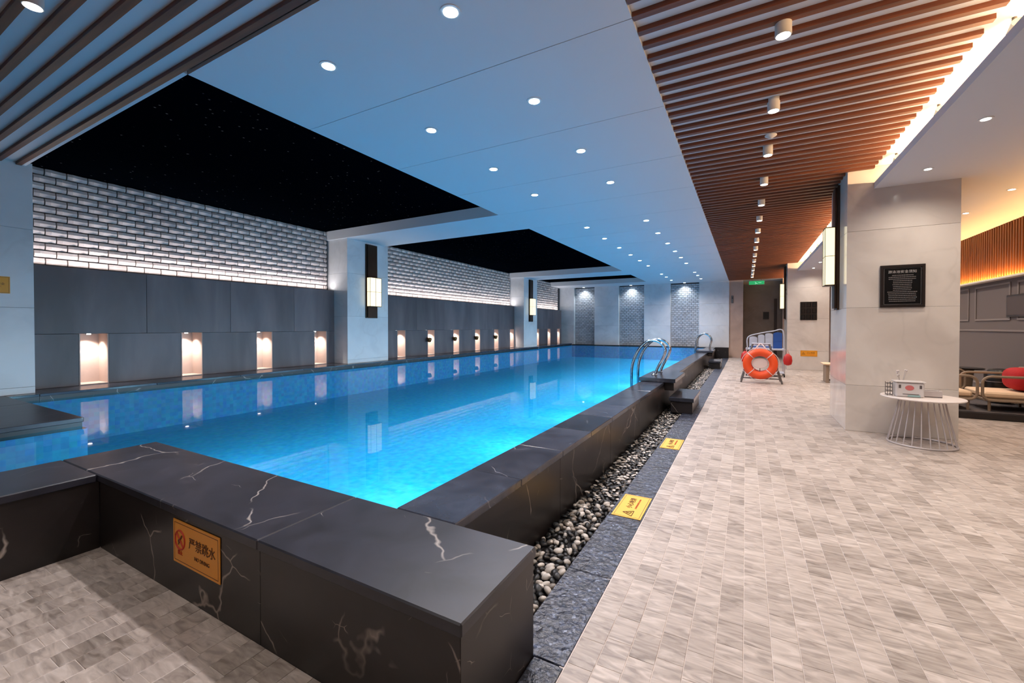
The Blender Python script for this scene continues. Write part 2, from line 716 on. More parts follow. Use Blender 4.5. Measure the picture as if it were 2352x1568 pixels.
ix = 0
x = XA1
ncol = int((XRW - XA1) / TW)
x_first = XF - math.floor((XF - XA1) / TW) * TW
for ic in range(-1, ncol + 1):
    xa = x_first + ic * TW
    xb = xa + TW
    off = (ic % 2) * TL * .5 + (ic * 37 % 5) * .011
    ya = YBK + off - TL
    while ya < 20.6:
        yb = ya + TL
        y0, y1 = max(ya, YBK), min(yb, 20.6)
        cx0, cx1 = max(xa, XA1), min(xb, XRW)
        if cx0 < XF - .001 and y1 > YB0:
            y1 = YB0
        ok = y1 - y0 > .01 and cx1 - cx0 > .01
        if ok and cx0 < XF - .001 and y0 >= YB0 - .01:
            ok = False
        if ok and y1 < -.2:
            ok = y1 > -1.2          # a short way behind the camera is enough
        if ok:
            cells.append((cx0, y0, cx1, y1))
        ya = yb


def px_area(c):
    p = cam_px((c[0] + c[2]) / 2, (c[1] + c[3]) / 2, 0)
    if p is None or not (-20 < p[0] < 2372 and p[1] < 1590):
        return -1
    # hidden behind the near pool edge
    if c[0] < XF - .001:
        pass
    return 1 / p[2] ** 3


full = [c for c in cells if abs((c[2] - c[0]) - TW) < 1e-4 and abs((c[3] - c[1]) - TL) < 1e-4]
full.sort(key=px_area, reverse=True)
near = set(full[:300])
tmesh = MB()
hw, hl = TW / 2 - GAP / 2, TL / 2 - GAP / 2
b_ = .0018
tmesh.add([(-hw, -hl, -.012), (hw, -hl, -.012), (hw, hl, -.012), (-hw, hl, -.012), (-hw, -hl, -.001), (hw, -hl, -.001), (hw, hl, -.001), (-hw, hl, -.001),
           (-hw + b_, -hl + b_, 0), (hw - b_, -hl + b_, 0), (hw - b_, hl - b_, 0), (-hw + b_, hl - b_, 0)],
          [(0, 1, 5, 4), (1, 2, 6, 5), (2, 3, 7, 6), (3, 0, 4, 7), (4, 5, 9, 8), (5, 6, 10, 9), (6, 7, 11, 10), (7, 4, 8, 11), (8, 9, 10, 11)])
tm = tmesh.mesh('tile', M_TILE)
for c in near:
    put('tile', tm, floor, loc=((c[0] + c[2]) / 2, (c[1] + c[3]) / 2, random.uniform(-.0006, .0006)))
rest = MB()
for c in cells:
    if c in near:
        continue
    g = GAP / 2
    x0, y0, x1, y1 = c[0] + g, c[1] + g, c[2] - g, c[3] - g
    z = random.uniform(-.0006, .0006)
    o = len(rest.v)
    rest.v += [(x0, y0, -.010), (x1, y0, -.010), (x1, y1, -.010), (x0, y1, -.010), (x0, y0, z), (x1, y0, z), (x1, y1, z), (x0, y1, z)]
    for f in ((0, 1, 5, 4), (1, 2, 6, 5), (2, 3, 7, 6), (3, 0, 4, 7), (4, 5, 6, 7)):
        rest.f.append(tuple(i + o for i in f))
        rest.sm.append(False)
me = bpy.data.meshes.new('tiles')
me.from_pydata(rest.v, [], rest.f)
me.materials.append(M_TILE)
put('tiles', me, floor, kind='stuff')

# granite border along the pebble channel
gb = thing('granite_border', 'dark speckled granite border strip between pebbles and tiled deck', 'border', (-.69, YB0, 0))
y = YB1 + .002
MB().box(-.80, YB1 + .002, -.12, XF - .002, 18.85, -.035).build('bedding', M_MORTAR, gb)
MB().bevbox(-.698, YB0 - .6, -.03, XF - .003, YB1 - .001, .001, .003).build('granite_slab', M_GRANITE, gb)
i = 0
while y < 18.8:
    y2 = min(y + .62, 18.85)
    MB().bevbox(-.80, y + .0015, -.03, XF - .003, y2 - .0015, .001, .003).build('granite_slab', M_GRANITE, gb)
    y = y2

# ------------------------------------------------------------------ PEBBLES
peb = thing('pebble_bed', 'channel of black and white pebbles beside the raised pool wall', 'pebbles', (-.93, 1.0, -.06))
MB().box(X1 + .002, YB1 + .002, -.10, -.803, 18.85, -.055).build('channel_base', M_MORTAR, peb)
bm = bmesh.new()
bmesh.ops.create_icosphere(bm, subdivisions=2, radius=1)
bm.verts.index_update()
ico_v = [v.co.copy() for v in bm.verts]
ico_f = [[v.index for v in f.verts] for f in bm.faces]
bm.free()
bm = bmesh.new()
bmesh.ops.create_icosphere(bm, subdivisions=1, radius=1)
bm.verts.index_update()
ico1_v = [v.co.copy() for v in bm.verts]
ico1_f = [[v.index for v in f.verts] for f in bm.faces]
bm.free()
pmeshes = []
for k in range(8):
    a, b, c = random.uniform(.018, .03), random.uniform(.013, .02), random.uniform(.010, .015)
    m_ = MB()
    m_.add([Vector((p.x * a * (1 + .12 * math.sin(3 * p.y + k)), p.y * b * (1 + .12 * math.cos(2.5 * p.x + k)), p.z * c)) for p in ico_v], ico_f, True)
    pmeshes.append(m_.mesh('pebble', M_PEB))
pcells = []
yy = YB0 + .02
row = 0
while yy < 18.8:
    for k in range(7):
        xx = X1 + .022 + (k + .5 * (row % 2)) * .0385
        if xx > -.818:
            continue
        if yy < YB1 + .03 and xx < -.70:
            continue
        pcells.append((xx + random.uniform(-.008, .008), yy + random.uniform(-.008, .008)))
    yy += .033
    row += 1
pcells = [p for p in pcells if p[1] > YB1 + .025]
pcells.sort(key=lambda p: p[1])


def pebble_z():
    return -.035 + random.uniform(0, .022)


far = MB()
for i, (px, py) in enumerate(pcells):
    if px < X1 + .024:
        px = X1 + .024
    if i < 300:
        put('pebble', random.choice(pmeshes), peb, loc=(px, py, pebble_z()), rot=(random.uniform(-.5, .5), random.uniform(-.5, .5), random.uniform(0, PI)))
    else:
        q = random.uniform(0, PI)
        a, b, c = random.uniform(.018, .03), random.uniform(.013, .02), .013
        z = pebble_z()
        vs = []
        for p in ico1_v:
            X, Y = p.x * a, p.y * b
            vs.append((px + X * math.cos(q) - Y * math.sin(q), py + X * math.sin(q) + Y * math.cos(q), z + p.z * c))
        far.add(vs, ico1_f, True)
far.build('pebbles', M_PEB, peb, kind='stuff')

# ------------------------------------------------------------------ POOL
pool = thing('swimming_pool', 'raised blue swimming pool framed in black marble', 'pool', (-4.3, 10, 0))
# basin (walls and floor under water)
XL = -7.16           # water edge at the left ledge
XLP = -5.0           # edge of the dark platform
BZ = -.16
ZU = .06
POOLC = (.72, .86, 1)
bas = MB()
bas.add([(XL, YB1, BZ), (X0, YB1, BZ), (X0, 18.85, BZ), (XL, 18.85, BZ)], [(0, 1, 2, 3)])
bas.add([(X0, YB1, BZ), (X0, 18.85, BZ), (X0, 18.85, ZK - .05), (X0, YB1, ZK - .05)], [(0, 1, 2, 3)])
bas.add([(XA0, YB1, BZ), (X0, YB1, BZ), (X0, YB1, ZK - .05), (XA0, YB1, ZK - .05)], [(0, 1, 2, 3)])
bas.add([(XL, YB1, BZ), (XLP, YB1, BZ), (XLP, YB1, ZK - .05), (XL, YB1, ZK - .05)], [(0, 1, 2, 3)])
bas.add([(XLP, YBK + .02, BZ), (XA0, YBK + .02, BZ), (XA0, YB1, BZ), (XLP, YB1, BZ)], [(0, 1, 2, 3)])
bas.add([(XA0, YBK + .02, BZ), (XA0, YB1, BZ), (XA0, YB1, ZK - .05), (XA0, YBK + .02, ZK - .05)], [(0, 1, 2, 3)])
bas.build('basin', M_POOL, pool)
bas = MB()
bas.add([(XL, YB1, BZ), (XL, 18.85, BZ), (XL, 18.85, ZK - .05), (XL, YB1, ZK - .05)], [(0, 1, 2, 3)])
bas.add([(XL, 18.85, BZ), (X0, 18.85, BZ), (X0, 18.85, ZK - .05), (XL, 18.85, ZK - .05)], [(0, 1, 2, 3)])
bas.add([(XLP, YBK + .02, BZ), (XLP, YB1, BZ), (XLP, YB1, ZK - .05), (XLP, YBK + .02, ZK - .05)], [(0, 1, 2, 3)])
bas.build('waterline_tiling', M_POOLB, pool)
# dark stone entry steps under the water, beside the arm of the pool edge
for k, (xx, yy, zz) in enumerate([(-4.22, 1.12, .30), (-4.62, .98, .14), (-4.98, .8, -.02)]):
    MB().bevbox(xx, YBK + .03, BZ + .01, XA0 - .001, yy, zz, .006).build('entry_step', M_BLACK, pool)

# body walls
MB().box(X0 + .001, YB1 - .2, -.1, X1 - .012, 18.9, ZK - .05).build('wall_core', M_MORTAR, pool)
y = YB1 - .01
k = 0
while y < 18.88:          # outer face of the long wall in panels
    y2 = min(y + 1.2, 18.9)
    MB().bevbox(X1 - .011, y + .001, -.1, X1, y2 - .001, ZK - .042, .002).build('face_panel', M_BLACK, pool)
    y = y2
y = YB1 + .002
k = 0
while y < 18.8:           # coping of the long wall
    y2 = min(y + .6, 18.88)
    MB().bevbox(X0 - .02, y + .0015, ZK - .042, X1 + .014, y2 - .0015, ZK - random.uniform(0, .0015), .004).build('coping_stone', M_COPE, pool)
    y = y2
# near edge block: body and top
MB().box(XA1 + .012, YB0 + .012, -.1, -.712, YB1 - .012, ZK - .05).box(XA0 + .012, YBK + .02, -.1, XA1 - .012, YB1 - .012, ZK - .05).build('block_core', M_MORTAR, pool)
xs = [XA1, -1.66, -.70]
for a, b in zip(xs[:-1], xs[1:]):
    MB().bevbox(a + (.001 if a > XA1 else 0), YB0, -.1, b - .001, YB0 + .0115, ZK - .042, .0015).build('face_panel', M_BLACK, pool)
MB().bevbox(-.7115, YB0 + .001, -.1, -.70, YB1, ZK - .042, .0015).build('face_panel', M_BLACK, pool)
MB().bevbox(X1 - .01, YB1 - .0115, -.1, -.7125, YB1, ZK - .042, .0015).build('face_panel', M_BLACK, pool)
ys = [YBK + .02, -1.2, -.2, YB0 - .001]
for a, b in zip(ys[:-1], ys[1:]):
    MB().bevbox(XA1 - .0115, a, -.1, XA1, b - .001, ZK - .042, .0015).build('face_panel', M_BLACK, pool)
tops = [(-3.73, -1.66), (-1.66, -.688)]
for a, b in tops:
    MB().bevbox(a + .001, YB0 - .012, ZK - .042, b - .001, YB1 + (.0005), ZK, .005).build('top_slab', M_TOP, pool)
for a, b in ((YBK + .02, -1.1), (-1.1, -.1), (-.1, YB0 - .014)):
    MB().bevbox(XA0, a + .001, ZK - .042, XA1 + .012, b - .001, ZK, .005).build('top_slab', M_TOP, pool)
# far edge
MB().bevbox(XL, 18.86, -.1, -.60, 19.14, ZK, .006).build('far_edge', M_BLACK, pool)

# water
wat = MB()
wat.add([(XL - .01, YB1 - .01, ZW), (X0 + .01, YB1 - .01, ZW), (X0 + .01, 18.87, ZW), (XL - .01, 18.87, ZW)], [(0, 1, 2, 3)])
wat.add([(XLP - .01, YBK + .01, ZW), (XA0 + .01, YBK + .01, ZW), (XA0 + .01, YB1 - .01, ZW), (XLP - .01, YB1 - .01, ZW)], [(0, 1, 2, 3)])
w = wat.build('pool_water', M_WATER, kind='stuff')
tag(w, 'still bright blue water filling the swimming pool', 'water')

# light bars added out of view on two pool walls, to light the water evenly
for k in range(9):
    yl = 2.4 + k * 1.93
    l = thing('added_pool_bar', 'added unseen light bar under the water on the right pool wall, %s from the near end' % ordinal(k), 'lamp', (X0 - .02, yl, ZU), 'added unseen light bars under the water')
    MB().bevbox(X0 - .022, yl - .9, ZU - .05, X0 - .003, yl + .9, ZU + .05, .004).build('housing', M_STEEL, l)
    area('pool_fill', (X0 - .03, yl, ZU), 1.75, .08, P_POOL, POOLC, (-1, 0, -.34), l, 112)
for k, xl in enumerate((-2.3, -4.4)):
    l = thing('added_pool_bar', 'added unseen light bar under the water on the near pool wall, %s from the right' % ordinal(k), 'lamp', (xl, YB1 + .02, ZU), 'added unseen light bars under the water')
    MB().bevbox(xl - .8, YB1 + .003, ZU - .05, xl + .8, YB1 + .022, ZU + .05, .004).build('housing', M_STEEL, l)
    area('pool_fill', (xl, YB1 + .03, ZU), 1.5, .08, P_POOL * .22, POOLC, (0, 1, -.34), l, 112)

# platform at the left and ledge along the left wall
plat = thing('stone_platform', 'dark stone platform at the left edge of the pool below the marble pillar', 'platform', (-6, 0, 0))
MB().box(XP + .002, YBK + .02, -.1, XLP - .01, YB1 - .03, ZL - .04).build('platform_core', M_BLACK, plat)
for a, b in ((XP + .002, -6.4), (-6.4, XLP)):
    for c, d in ((YBK + .02, -.9), (-.9, .3), (.3, YB1 - .02)):
        MB().bevbox(a + .001, c + .001, ZL - .04, b - .001, d - .001, ZL, .004).build('platform_slab', M_TOP, plat)
led = thing('pool_ledge', 'dark stone ledge between water and the niches of the left wall', 'ledge', (-7.4, 10, 0))
for k, (a, b) in enumerate([(YB1 - .018, 1.66), (1.66, 6.13), (6.13, 7.28), (7.28, 14.2), (14.2, 15.35), (15.35, 18.84)]):
    xb = (XP if k % 2 == 0 else XD) + .002
    MB().box(xb, a + .001, -.1, XL - .012, b - .001, ZL - .03).build('ledge_core', M_BLACK, led)
    n = max(1, round((b - a) / 1.17))
    for q in range(n):
        MB().bevbox(xb, a + (b - a) * q / n + .001, ZL - .03, XL, a + (b - a) * (q + 1) / n - .001, ZL, .003).build('ledge_slab', M_COPE, led)

# ------------------------------------------------------------------ LEFT WALL
wl = MB().box(-8.35, YBK, -.1, -8.15, 20, 3.4).build('wall_left', M_GREYW, kind='structure')
MB().box(-8.15, 1.0, 1.99, XW - .012, 19.2, 3.4).build('brick_backing', M_MORTAR, wl)
MB().box(-8.15, 1.66, -.1, -8.04, 19.2, 1.99).build('niche_backing', M_MORTAR, wl)
MB().box(-8.04, 1.66, -.1, XD, 18.86, ZL - .001).build('plinth', M_BLACK, wl)
ZD = 2.02            # top of the grey cladding
ZN = 1.155           # top of the niches
NW = .30
niches = [[2.15, 3.31, 4.47, 5.64], [8.0, 9.17, 10.35, 11.52, 12.72, 13.86], [16.1, 17.3, 18.4]]
bay_names = ['nearest bay', 'middle bay', 'farthest bay']
for bi, (ya, yb) in enumerate(BAYS):
    ns = niches[bi]
    # lower course: between niches
    edges = [ya] + sum([[n, n + NW] for n in ns], []) + [yb]
    for a, b in zip(edges[0::2], edges[1::2]):
        if b - a > .02:
            MB().bevbox(-8.04, a + .001, ZL, XD, b - .001, ZN, .003).build('stone_slab', M_DADO, wl)
    # upper course
    mids = [ya] + [(ns[i] + NW + ns[i + 1]) / 2 for i in range(len(ns) - 1)] + [yb]
    for a, b in zip(mids[:-1], mids[1:]):
        MB().bevbox(-8.04, a + .001, ZN + .002, XD, b - .001, ZD, .003).build('stone_slab', M_DADO, wl)
    for k, n in enumerate(ns):
        t = thing('wall_niche', '%s lit niche from the camera in the %s of the left wall' % (ordinal(k), bay_names[bi]), 'niche', (-7.9, n + NW / 2, ZL), 'lit niches low in the left wall')
        MB().box(-8.038, n + .001, ZL + .001, -8.02, n + NW - .001, ZN).build('back_panel', M_NICHE, t)
        MB().box(-8.02, n + .001, ZL + .001, XD + .002, n + .012, ZN).build('side_panel', M_NICHE, t)
        MB().box(-8.02, n + NW - .012, ZL + .001, XD + .002, n + NW - .001, ZN).build('side_panel', M_NICHE, t)
        MB().box(-8.02, n + .012, ZL + .0015, XD + .002, n + NW - .012, ZL + .012).build('sill', M_NICHE, t)
        MB().lathe([(.022, 0), (.022, .012), (.015, .012)], (-7.90, n + NW / 2, ZN - .013), 16).build('lamp', M_LAMP, t)
        spot('niche_light', (-7.90, n + NW / 2, ZN - .02), P_NICHE, (1, .87, .79), t, 120, 1, .012)

# bronze ornaments at the niches of the middle bay
for k, n in enumerate(niches[1][1:5]):
    o = thing('wall_ornament', 'small bronze ornament at the left side of the %s niche of the middle bay' % ordinal(k + 1), 'ornament', (XD, n + .02, .9), 'bronze ornaments beside the niches')
    MB().lathe([(.028, -.002), (.028, .006), (.01, .010), (.01, .05)], (XD, n - .01, .93), 14, 'x').build('bracket', M_ORN, o)
    MB().lathe([(.012, -.10), (.04, -.09), (.062, -.04), (.066, 0), (.05, .02), (.044, .012), (.03, -.05)], (XD + .07, n - .01, .92), 20).build('bowl', M_ORN, o)
    MB().lathe([(.006, .0), (.014, .03), (.009, .06), (.002, .10)], (XD + .07, n - .01, .88), 12).build('finial', M_ORN, o)

# bricks
BH, BL, BG = .0955, .205, .012


def brick_geo(L, H, d=.05):
    nx = 5
    vs, fs = [], []
    for i in range(nx):
        t = i / (nx - 1)
        yy = -L / 2 + L * t
        w_ = .010 * math.sin(t * 2 * PI)
        edge = .006 if i in (0, nx - 1) else 0
        vs += [(0, yy, -H / 2), (d - .012 + w_ - edge, yy, -H / 2 + .003), (d + w_ - edge, yy, 0), (d - .012 + w_ - edge, yy, H / 2 - .003), (0, yy, H / 2)]
    for i in range(nx - 1):
        for j in range(4):
            a = i * 5 + j
            fs.append((a, a + 1, a + 6, a + 5))
    fs += [(0, 1, 2, 3, 4)[::-1], tuple((nx - 1) * 5 + j for j in range(5))]
    return vs, fs


rows = []
z = ZD + .02
while z + BH < 3.31:
    rows.append(z)
    z += BH
bv, bf = brick_geo(BL - BG, BH - BG)
bmesh_full = MB().add(bv, bf).mesh('brick', M_BRICK)
joined = MB()
nb = 0
for bi, (ya, yb) in enumerate(BAYS):
    for ri, z in enumerate(rows):
        y = ya + .03 + (-BL / 2 if ri % 2 else 0)
        while y < yb - .08:
            y0, y1 = max(y, ya + .02), min(y + BL, yb - .05)
            if y1 - y0 > .05:
                L_ = y1 - y0
                c = (XW - .006 + random.uniform(0, .006), (y0 + y1) / 2, z + BH / 2)
                if bi == 0 and nb < 300:
                    if abs(L_ - BL) < 1e-4:
                        put('brick', bmesh_full, wl, loc=c)
                    else:
                        v2, f2 = brick_geo(L_ - BG, BH - BG)
                        put('brick', MB().add(v2, f2).mesh('brick', M_BRICK), wl, loc=c)
                    nb += 1
                else:
                    v2, f2 = brick_geo(L_ - BG, BH - BG)
                    joined.add([(p[0] + c[0], p[1] + c[1], p[2] + c[2]) for p in v2], f2)
            y += BL
joined.build('bricks', M_BRICK, wl, kind='stuff')
# light strip on top of the cladding, washing the bricks from below
for bi, (ya, yb) in enumerate(BAYS):
    t = thing('light_strip', 'slim light strip on top of the grey cladding under the white bricks, %s' % bay_names[bi], 'light strip', (-7.78, (ya + yb) / 2, ZD), 'light strips under the white bricks')
    MB().box(-7.79, ya + .05, ZD, -7.77, yb - .05, ZD + .008).build('strip', M_RIM, t)
    area('brick_wash', (-7.775, (ya + yb) / 2, ZD + .012), .02, yb - ya - .15, P_BRICK * (yb - ya), (1, .93, .92), (.12, 0, 1), t)

# pillars on the left
pn = ['white marble pillar at the left edge of the frame with a yellow sign', 'white marble pillar with lantern between the nearest and middle bays of the left wall', 'white marble pillar with lantern beyond the middle bay of the left wall']


def clad_pillar(name, label, x0, x1, y0, y1, z0, z1, mat, joints, step=None):
    p = thing(name, label, 'pillar', ((x0 + x1) / 2, (y0 + y1) / 2, z0))
    MB().box(x0 + .01, y0 + .01, z0, x1 - .01, y1 - .01, z1).build('pillar_core', M_MORTAR, p)
    zs = [z0] + [j for j in joints if z0 < j < z1] + [z1]
    for a, b in zip(zs[:-1], zs[1:]):
        m_ = MB().bevbox(x0, y0, a + .001, x1, y1, b - .001, .002)
        m_.build('marble_slab', mat, p)
    return p


for k, (ya, yb) in enumerate(PIL):
    clad_pillar('pillar', pn[k], -8.1, XP, ya, yb, ZL, ZC + .05 if k == 0 else ZC + .02, M_MARBLE_L, [.55, 1.47, 2.38])

# pool-side beams have their undersides in the ceiling; lanterns on the left pillars


def lantern(name_label, base, wall_dir, zlo, zhi, gl0, gl1, w, group):
    """bronze plate with a glowing box; wall_dir = +1 faces +x, -1 faces -x; base=(x, yc)"""
    x, yc = base
    t = thing('wall_lantern', name_label, 'wall lamp', (x, yc, zlo), group)
    s = wall_dir

    def bx(x0, y0, z0, x1, y1, z1, nm, mt):
        MB().bevbox(min(x0, x1), y0, z0, max(x0, x1), y1, z1, .002).build(nm, mt, t)
    bx(x, yc - w / 2, zlo, x + s * .025, yc + w / 2, zhi, 'back_plate', M_BRONZE)
    bx(x + s * .026, yc - w * .40, zlo + .02, x + s * .05, yc + w * .40, zhi - .02, 'plate_rib', M_BRONZE)
    d0, d1 = x + s * .052, x + s * .15
    bx(d0, yc - w * .48, gl0, d1, yc + w * .48, gl1, 'glass_box', M_GLOW)
    for zz in (gl0 - .012, gl1, (gl0 + gl1) / 2):
        bx(d0, yc - w * .5, zz, d1 + s * .004, yc + w * .5, zz + (.012 if zz != (gl0 + gl1) / 2 else .006), 'cap_frame', M_BRONZE)
    for yy in (yc - w * .5, yc - .004, yc + w * .5 - .008):
        bx(d1 + s * .0005, yy, gl0, d1 + s * .006, yy + .008, gl1, 'glass_bar', M_BRONZE)
    return t


lantern('bronze lantern on the white pillar between the nearest and middle bays', (XP, 6.77), 1, 1.44, 3.06, 1.70, 2.32, .33, None)
lantern('bronze lantern on the far white pillar beyond the middle bay', (XP, 14.76), 1, 1.44, 3.06, 1.70, 2.32, .33, None)

# ------------------------------------------------------------------ BACK WALL (far end of the pool)
wb = MB().box(-8.3, YEND + .12, -.1, -.60, YEND + .3, 3.3).build('wall_back', plain('lattice_backing', '#6d7178', .8), kind='structure')
segs = [('w', -8.1, -7.2), ('l', -7.2, -6.2), ('w', -6.2, -5.06), ('l', -5.06, -3.94), ('w', -3.94, -2.83), ('l', -2.83, -1.71), ('w', -1.71, -.59)]
lat = MB()
for kd, a, b in segs:
    if kd == 'w':
        zz = .40
        for z2 in (1.3, 2.2, ZC + .02):
            MB().bevbox(a + .001, YEND - .06, zz + .001, b - .001, YEND + .12, z2 - .001, .003).build('wall_panel', M_MARBLE_L, wb)
            zz = z2
    else:
        z = .42
        r = 0
        while z < 3.06:
            x = a + .005 - (.08 if r % 2 else 0)
            while x < b:
                xa, xb = max(x, a + .004), min(x + .16, b - .004)
                if xb - xa > .02:
                    lat.box(xa + .006, YEND + .06, z + .006, xb - .006, YEND + .12, z + .072)
                x += .16
            z += .08
            r += 1
lat.build('lattice_bricks', M_LATT, wb, kind='stuff')
for k, xx in enumerate((-6.7, -4.5, -2.27)):
    t = thing('wall_washer', 'downlight over the %s grey brick panel of the far pool wall' % ['left', 'middle', 'right'][k], 'downlight', (xx, YEND - .12, ZC), 'downlights over the far wall panels')
    MB().lathe([(.07, -.006), (.07, 0), (.05, 0)], (xx, YEND - .14, ZC), 20).build('trim_ring', M_RIM, t)
    MB().lathe([(.048, -.008), (.048, -.004)], (xx, YEND - .14, ZC), 20).build('lens', M_LAMPB, t)
    spot('wash_light', (xx, YEND - .14, ZC - .03), 60, (.85, .93, 1), t, 125, 1, .03)

# ------------------------------------------------------------------ CEILING
ceil = MB().box(XS - .02, 1.58, ZB, 1.75, YEND + .1, ZB + .05).box(-8.2, YBK, ZB, 1.75, 1.58, ZB + .05).build('ceiling', M_WHITE, kind='structure')
# plasterboard panels, right strip beside the recesses
ypan = [1.6, 2.60, 3.755, 4.91, 6.08, 7.2, 8.36, 9.51, 10.67, 11.82, 12.98, 14.12, 15.3, 16.45, 18.0, YEND]
for a, b in zip(ypan[:-1], ypan[1:]):
    MB().box(XR, a + .003, ZC, XS, b - .003, ZC + .028).build('ceiling_panel', M_WHITE, ceil)
for a, b in ((6.08, 7.2), (14.12, 15.3), (18.0, YEND)):
    MB().box(-8.1, a + .0, ZC, XR - .001, b - .0, ZC + .25).build('beam_panel', M_WHITE, ceil)
for a, b in REC:
    MB().box(XR, a, ZC + .029, XR + .03, b, ZC + .25).build('recess_side', M_WHITE, ceil)
MB().box(-8.1, 1.57, ZC, XR - .001, 1.6, ZC + .25).build('recess_side', M_WHITE, ceil)
for k, (a, b) in enumerate(REC):
    MB().box(-8.1, a + .001, ZC + .185, XR - .001, b - .001, ZC + .22).build('star_panel', M_STAR, ceil)
MB().box(XR - .02, 1.6, ZC + .25, XS, YEND, ZC + .3).build('upper_slab', M_WHITE, ceil)

# wooden slats
SW, SP = .044, .1515
me_r = MB().box(XS + .004, -SW / 2, ZC - .001, XE, SW / 2, ZB).mesh('slat', M_SLAT)
me_p = MB().box(XS + .004, -SW / 2, ZC - .001, 1.055, SW / 2, ZB).mesh('slat', M_SLAT)
me_l = MB().box(-7.30, -SW / 2, ZC - .001, XE, SW / 2, ZB).mesh('slat', M_SLAT)
P1 = (1.06, 2.05, 6.43, 7.5)
P2 = (1.06, 2.06, 14.8, 15.9)
k = -26
while True:
    yc = 2.61 + k * SP
    k += 1
    if yc > YEND - .05:
        break
    if yc < 1.56:
        put('slat', me_l, ceil, loc=(0, yc, 0))
    elif P1[2] - .03 < yc < P1[3] + .03 or P2[2] - .03 < yc < P2[3] + .03:
        put('slat', me_p, ceil, loc=(0, yc, 0))
    else:
        put('slat', me_r, ceil, loc=(0, yc, 0))

# lowered ceiling on the right with its cove
ZS = 2.87
low = MB().box(1.31, YBK, ZS, XRW, 19.5, ZS + .03).box(1.31, YBK, ZS + .03, 1.33, 19.5, ZS + .07).build('trim_1', M_WHITE, kind='structure')
MB().box(1.75, YBK, ZS + .03, 1.78, 19.5, ZB + .05).build('cove_back', M_COVE, low)
for (a, b) in ((YBK, P1[2]), (P1[3], P2[2]), (P2[3], 19.3)):
    t = thing('cove_light', ['warm light strip in the ceiling cove in front of the near pillar', 'warm light strip in the ceiling cove between the two right pillars', 'warm light strip in the ceiling cove beyond the far right pillar'][(a > 0) + (a > 8)], 'light strip', (1.6, (a + b) / 2, ZS + .03), 'cove light strips')
    MB().box(1.62, a + .02, ZS + .03, 1.64, b - .02, ZS + .045).build('strip', M_LED, t)
    n = max(1, round((b - a) / 3))
    for q in range(n):
        l0, l1 = a + (b - a) * q / n, a + (b - a) * (q + 1) / n
        area('cove_strip', (1.62, (l0 + l1) / 2, ZS + .05), .02, (l1 - l0) * .96, P_COVE * (l1 - l0), (1, .66, .36), (-.75, 0, 1), t)
for k in range(12):
    yy = 2.6 + k * 1.155
    if P1[2] - .15 < yy < P1[3] + .15 or P2[2] - .15 < yy:
        continue
    t = thing('cove_spotlight', '%s cream cylinder spotlight from the camera in the ceiling cove' % ordinal(k), 'spotlight', (1.42, yy, ZB), 'cylinder spotlights in the cove')
    MB().lathe([(.012, 0), (.012, .05)], (1.42, yy, ZB - .05), 10).build('stem', M_GREYMET, t)
    MB().tube([(1.42, yy - .05, ZB - .055), (1.43, yy + .07, ZB - .10)], .032, 16).build('lamp_body', plain('spot_cream', '#efe2bf', .5, emit=(1, .85, .6), es=.35) if k == 0 else bpy.data.materials['spot_cream'], t)

# ------------------------------------------------------------------ lamps in the ceiling
rowy = [2.03, 3.155, 4.28, 5.39, 7.62, 8.75, 9.93, 11.05, 12.13, 13.3, 15.62, 16.64, 17.87]
for side, xx in (('left', -2.605), ('right', -1.53)):
    for k, yy in enumerate(rowy):
        t = thing('downlight', '%s downlight from the camera in the %s row over the pool' % (ordinal(k), side), 'downlight', (xx, yy, ZC), 'round downlights in the white ceiling')
        MB().lathe([(.062, -.005), (.062, 0), (.046, 0), (.044, -.003)], (xx, yy, ZC), 24).build('trim_ring', M_RIM, t)
        MB().lathe([(.043, -.007), (.043, -.002)], (xx, yy, ZC), 24).build('lens', M_LAMPB, t)
        spot('down_light', (xx, yy, ZC - .03), P_DOWN, (1, .91, .90), t, 155, 1, .04)
k = 0
yy = 3.09
cyl = []
while yy < 18.6:
    cyl.append((.19, yy))
    yy += 1.035
cyl = [(.19, 2.05), (.19, 1.0)] + cyl
for k, (xx, yy) in enumerate(sorted(cyl, key=lambda p: p[1])):
    if yy < 2.5:
        lab = 'white cylinder lamp in the slats just above the camera' if yy > 1.5 else 'white cylinder lamp in the slats nearest the camera'
    else:
        lab = 'white cylinder lamp in the slatted walkway ceiling, %s from the camera' % ordinal(k - 2)
    t = thing('cylinder_lamp', lab, 'ceiling lamp', (xx, yy, ZB), 'cylinder lamps along the slatted ceiling')
    MB().lathe([(.043, 3.025), (.045, 3.03), (.045, ZB - .001)], (xx, yy, 0), 24).build('lamp_body', M_BODY, t)
    MB().lathe([(.038, 3.0235), (.038, 3.0265)], (xx, yy, 0), 24).build('lens', M_LAMP, t)
    spot('cylinder_light', (xx, yy, 3.0), P_CYL, NEUTRAL, t, 160, 1, .035)
t = thing('cylinder_lamp', 'white cylinder lamp between the slats in the top left corner', 'ceiling lamp', (-3.48, .80, ZB), 'cylinder lamps along the slatted ceiling')
MB().lathe([(.043, 3.025), (.045, 3.03), (.045, ZB - .001)], (-3.48, .80, 0), 24).build('lamp_body', M_BODY, t)
MB().lathe([(.038, 3.0235), (.038, 3.0265)], (-3.48, .80, 0), 24).build('lens', M_LAMP, t)
spot('cylinder_light', (-3.48, .80, 3.0), P_CYL * 1.25, (1, .93, .88), t, 160, 1, .035)
